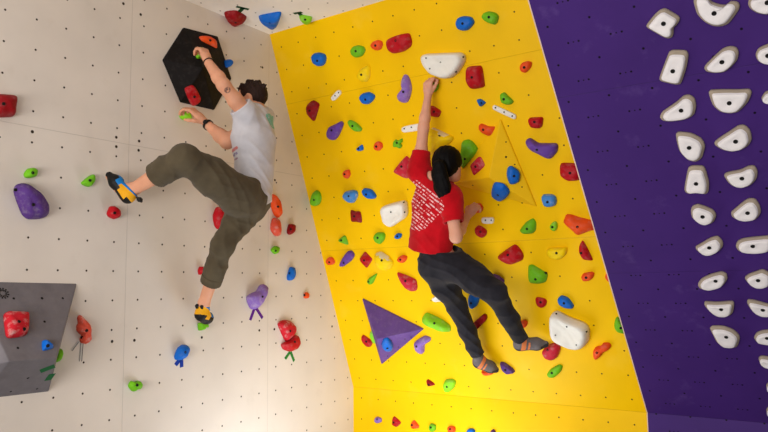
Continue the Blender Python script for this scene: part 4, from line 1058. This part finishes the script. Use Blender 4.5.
# grey t-shirt
S = Field(lo, hi, .005)
S.tube([m_Ls, m_nb - tU * .045, m_Rs], [.074, .078, .074], .05)
S.ell(m_nb - tU * .18 + tF * .02, (tR, tF, tU), (.165, .118, .2), .05)
S.cap(m_nb - tU * .2 - tF * .01 + tR * .03, m_pel - tU * .08 - tF * .02 + tR * .03, .152, .162, .05, ax=tF, fl=.76)
slL, slR = m_Ls * .74 + m_Le * .26, m_Rs * .5 + m_Re * .5
dl, dr = nrm(m_Le - m_Ls), nrm(m_Re - m_Rs)
S.folds(.007, [((.3, .5, 1), 26, .3, .7), ((-.7, .6, 1), 19, 1.7, .6), ((1, .8, .1), 24, 2.2, .4)])
sleeve(S, m_Ls, slL + dl * .005, .078, .080, .066); sleeve(S, m_Rs, slR, .078, .072, .056)
hF, hB = ww(231, 166, .34), ww(269, 205, .60)
hn = nrm(np.cross(hB - hF, V3(0, 1, 0))); hn = hn if hn[2] < 0 else -hn
S.cut(hF, hn)
nk = m_nb + tU * .02
S.cap(nk - tU * .025, nk + tU * .12, .062, .07, .008, op='sub')
def grey_print(t, o, col):
    for (px, py, off, ax, ln, wd, cc) in ((271.5, 121, .60, (.42, -.9), .052, .017, (92, 178, 160)), (276, 129.5, .60, (.5, -.85), .014, .010, (96, 150, 150)),
                                          (236, 150, .44, (.9, .35), .030, .010, (196, 96, 92)), (235.5, 155, .44, (.9, .35), .026, .009, (120, 104, 150)), (235, 160, .44, (.9, .3), .03, .007, (150, 110, 130))):
        c = ww(px, py, off) - m_o
        ex = nrm(CR * ax[0] + CU * ax[1]); ey = nrm(CR * -ax[1] + CU * ax[0])
        uu, vv = dotaxis(t, o, ex, c @ ex), dotaxis(t, o, ey, c @ ey); dd = dotaxis(t, o, CF, c @ CF)
        e = t.math('ADD', t.math('POWER', t.math('DIVIDE', uu, ln), 4), t.math('POWER', t.math('DIVIDE', vv, wd), 4))
        mk = t.math('MULTIPLY', t.math('LESS_THAN', e, 1.0), t.math('LESS_THAN', t.math('ABSOLUTE', dd), .12))
        mk = t.math('MULTIPLY', mk, t.ramp(t.noise(70, 2, o), .36, .44))
        col = t.mix(t.math('MULTIPLY', mk, .85), col, rgb(cc))
    return col
M_gt = clothmat('pale_grey_cotton', (204, 202, 208), (188, 186, 193), marks=grey_print)
field_obj('t_shirt', S, M_gt, m_o, man)
# olive trousers with rolled cuffs
T = Field(lo, hi, .005)
waist_t = m_pel + pU * .10
T.ell(m_pel - pU * .01, (pR, pF, pU), (.17, .14, .14), .04)
T.cap(waist_t - pU * .1, waist_t + pU * .03, .15, .145, .03, ax=pF, fl=.8)
T.cut(waist_t, pU)
def mixp(a, b, t): return a * (1 - t) + b * t
cuL, cuR = mixp(m_Lk, m_La, .55), mixp(m_Rk, m_Ra, .64)
T.tube([m_Lh, mixp(m_Lh, m_Lk, .5), m_Lk], [.128, .108, .076], .05); T.tube([m_Lk, mixp(m_Lk, m_La, .35), mixp(m_Lk, m_La, .62)], [.076, .072, .068], .04)
T.tube([m_Rh, mixp(m_Rh, m_Rk, .5), m_Rk], [.114, .084, .069], .05); T.tube([m_Rk, mixp(m_Rk, m_Ra, .4), mixp(m_Rk, m_Ra, .74)], [.069, .064, .060], .04)
T.folds(.008, [((.3, .9, .4), 26, .6, .7), ((-.6, .5, .8), 20, 2.4, .6), ((.2, -.6, 1), 30, 1.1, .5)])
for k, c, a, R in ((m_Lk, cuL, m_La, .13), (m_Rk, cuR, m_Ra, .12)):
    d = nrm(a - k); cutcap(T, c, d, R); T.cap(c - d * .03, c + d * .06, .052, .052, 0, op='sub')
M_olive = clothmat('olive_twill', (88, 78, 60), (74, 65, 50))
tr = field_obj('trousers', T, M_olive, m_o, man)
for k, c, a, r in ((m_Lk, cuL, m_La, .079), (m_Rk, cuR, m_Ra, .070)):
    d = nrm(a - k); Fc = Field(c - .13, c + .13, .0045)
    Fc.cap(c - d * .052, c + d * .004, r + .002, r, .004, flat=True)
    Fc.folds(.004, [((.3, .9, .4), 40, .6, .7)])
    Fc.cap(c - d * .08, c + d * .06, r - .009, r - .011, 0, op='sub')
    field_obj('rolled_cuff', Fc, M_olive, m_o, tr)
# short dark hair, beard
H = Field(m_hd - .2, m_hd + .2, .0042)
hr, hf, hu = mA
H.ell(m_hd + hu * .028 - hf * .012, (hr, hf, hu), (.081, .098, .090), .02)
H.ell(m_hd + hf * .125 - hu * .05, (hr, hf, hu), (.095, .085, .10), .015, 'sub')
H.cap(m_hd - hr * .12 - hu * .09 + hf * .03, m_hd + hr * .12 - hu * .09 + hf * .03, .062, .062, .02, op='sub')
for k in (-1, 1): H.ell(m_hd + hr * k * .082 - hf * .006 - hu * .014, (hr, hf, hu), (.03, .026, .036), .008, 'sub')
for i in range(70):
    a, b = random.uniform(0, 6.28), random.uniform(.15, 1.25)
    dd = hr * math.cos(a) * math.sin(b) + hf * math.sin(a) * math.sin(b) + hu * math.cos(b)
    p = m_hd + hu * .028 - hf * .012 + hr * (dd @ hr) * .084 + hf * (dd @ hf) * .100 + hu * (dd @ hu) * .094
    H.cap(p, p + dd * .006 + V3(*[random.uniform(-.012, .012) for _ in range(3)]), .011, .005, .008)
H.folds(.003, [((1, .4, .3), 110, .4, .8)])
M_hair2 = hairmat('dark_brown_hair', (30, 20, 17))
field_obj('hair', H, M_hair2, m_o, man)
H = Field(m_hd - .2, m_hd + .2, .0042)
H.ell(m_hd + hf * .045 - hu * .082, (hr, hf, hu), (.06, .055, .05), .02)
H.ell(m_hd + hf * .055 - hu * .05, (hr, hf, hu), (.05, .075, .028), .012, 'sub')
field_obj('beard', H, M_hair2, m_o, man)
# wristband and watch
M_band = mat('black_band', (18, 18, 20), .6, .1)
def band(pos, d, R, wdt, name, par, mm):
    Fb = Field(pos - .08, pos + .08, .003)
    Fb.cap(pos - d * wdt / 2, pos + d * wdt / 2, R, R, .002, flat=True); Fb.cap(pos - d * .05, pos + d * .05, R - .005, R - .005, 0, op='sub')
    return field_obj(name, Fb, mm, m_o, par)
band(mixp(m_Lw, m_Le, .02), nrm(m_Le - m_Lw), .036, .010, 'wristband', man, M_band)
wt = band(mixp(m_Rw, m_Re, .06), nrm(m_Re - m_Rw), .037, .022, 'watch', man, M_band)
wp = mixp(m_Rw, m_Re, .06); wd_ = nrm(m_Re - m_Rw); wn = nrm(CAM - wp + V3(0, 0, .6)); wn = nrm(wn - wd_ * (wn @ wd_))
Fw = Field(wp - .08, wp + .08, .003); Fw.cap(wp + wn * .034, wp + wn * .043, .019, .018, .002, flat=True)
field_obj('watch_case', Fw, M_band, m_o, wt)
# blue, yellow and black climbing shoes
M_sb = mat('blue_synthetic', (18, 126, 204), .55, .2); M_sy = mat('yellow_leather', (238, 170, 16), .6, .3); M_sk = mat('black_rubber', (22, 21, 22), .55, .15)
def bright_shoe(heel, toe, up, ankle):
    Fs = Field(np.minimum(np.minimum(heel, toe), ankle) - .09, np.maximum(np.maximum(heel, toe), ankle) + .09, .0036)
    f, u, r, L = shoe(Fs, heel, toe, up, ankle, .042, 1.06)
    an = nrm(ankle - heel - f * .04); cut = mixp(heel + f * .05, ankle, .86); cutcap(Fs, cut, an, .08)
    def fm(P):
        q = P - heel; a = q @ f / L; b = q @ u; m = np.zeros(len(P), int)
        m[(a < .50) & (b < .080 - .055 * a)] = 1         # yellow heel and arch
        m[(a > .66) & (b < .062)] = 2                    # toe rubber
        m[(a > .42) & (b < .034)] = 2
        m[(b < .011)] = 2
        m[(a < .12) & (b < .036)] = 2   # heel patch
        return m
    so = field_obj('climbing_shoe', Fs, [M_sb, M_sy, M_sk], m_o, man, fm)
    for k in (-1, 1):      # pull tabs at the heel
        p0 = heel + u * .078 + r * k * .017 - f * .002
        Ft = Field(p0 - .06, p0 + .06, .003)
        Ft.tube([p0, p0 - f * .016 + u * .016, p0 - f * .026 + u * .008, p0 - f * .014 - u * .004], [.006, .0065, .0065, .006], .004, ax=r, fl=1.6)
        field_obj('pull_tab', Ft, M_sk, m_o, so)
    Fv = Field(heel - .02 + f * L * .3 - .09, heel + f * L * .5 + .13, .0032)
    c0 = heel + f * L * .52 + u * .052
    Fv.cap(c0 - r * .034 - u * .016, c0 + r * .034 - u * .016, .010, .010, .004, ax=f, fl=1.4)
    Fv.cap(c0 - r * .02 + u * .004, c0 + r * .02 + u * .004, .011, .011, .012, ax=f, fl=1.4)
    field_obj('strap', Fv, M_sk, m_o, so)
    return so
bright_shoe(m_Lheel, m_Ltoe, m_La - m_Lheel, m_La)
bright_shoe(m_Rheel, m_Rtoe, V3(.1, 0, 1), m_Ra)

# ------------------------------------------------------------------ light: assumed soft daylight from the unseen side, an added lamp as glow off the mats
w = bpy.data.worlds.new('world'); SC.world = w; w.use_nodes = True
bg = w.node_tree.nodes['Background']; bg.inputs[0].default_value = (1.0, .93, .85, 1); bg.inputs[1].default_value = .46
def area(name, loc, target, sx, sy, power, col):
    l = bpy.data.lights.new(name, 'AREA'); l.shape = 'RECTANGLE'; l.size = sx; l.size_y = sy; l.energy = power; l.color = col
    ob = bpy.data.objects.new(name, l); COL.objects.link(ob); ob.location = loc
    ob.rotation_euler = (Vector(target) - Vector(loc)).to_track_quat('-Z', 'Y').to_euler()
    return ob
area('assumed_window_light', (2.2, -7.2, 1.2), (1.2, 0, 1.6), 3.6, 1.6, 160, (1, .96, .92))  # unseen window on the open side, assumed from the soft frontal light
area('assumed_floor_glow', (.8, -.95, .05), (.3, -.6, 3.0), 1.6, 1.3, 28, (.93, .97, 1))  # unseen upward lamp, added in place of an assumed bright patch of floor
SC.view_settings.view_transform = 'Standard'; SC.view_settings.look = 'None'
SC.view_settings.exposure = 0.40; SC.view_settings.gamma = 1; SC.view_settings.use_curve_mapping = False
SC.cycles.use_denoising = True
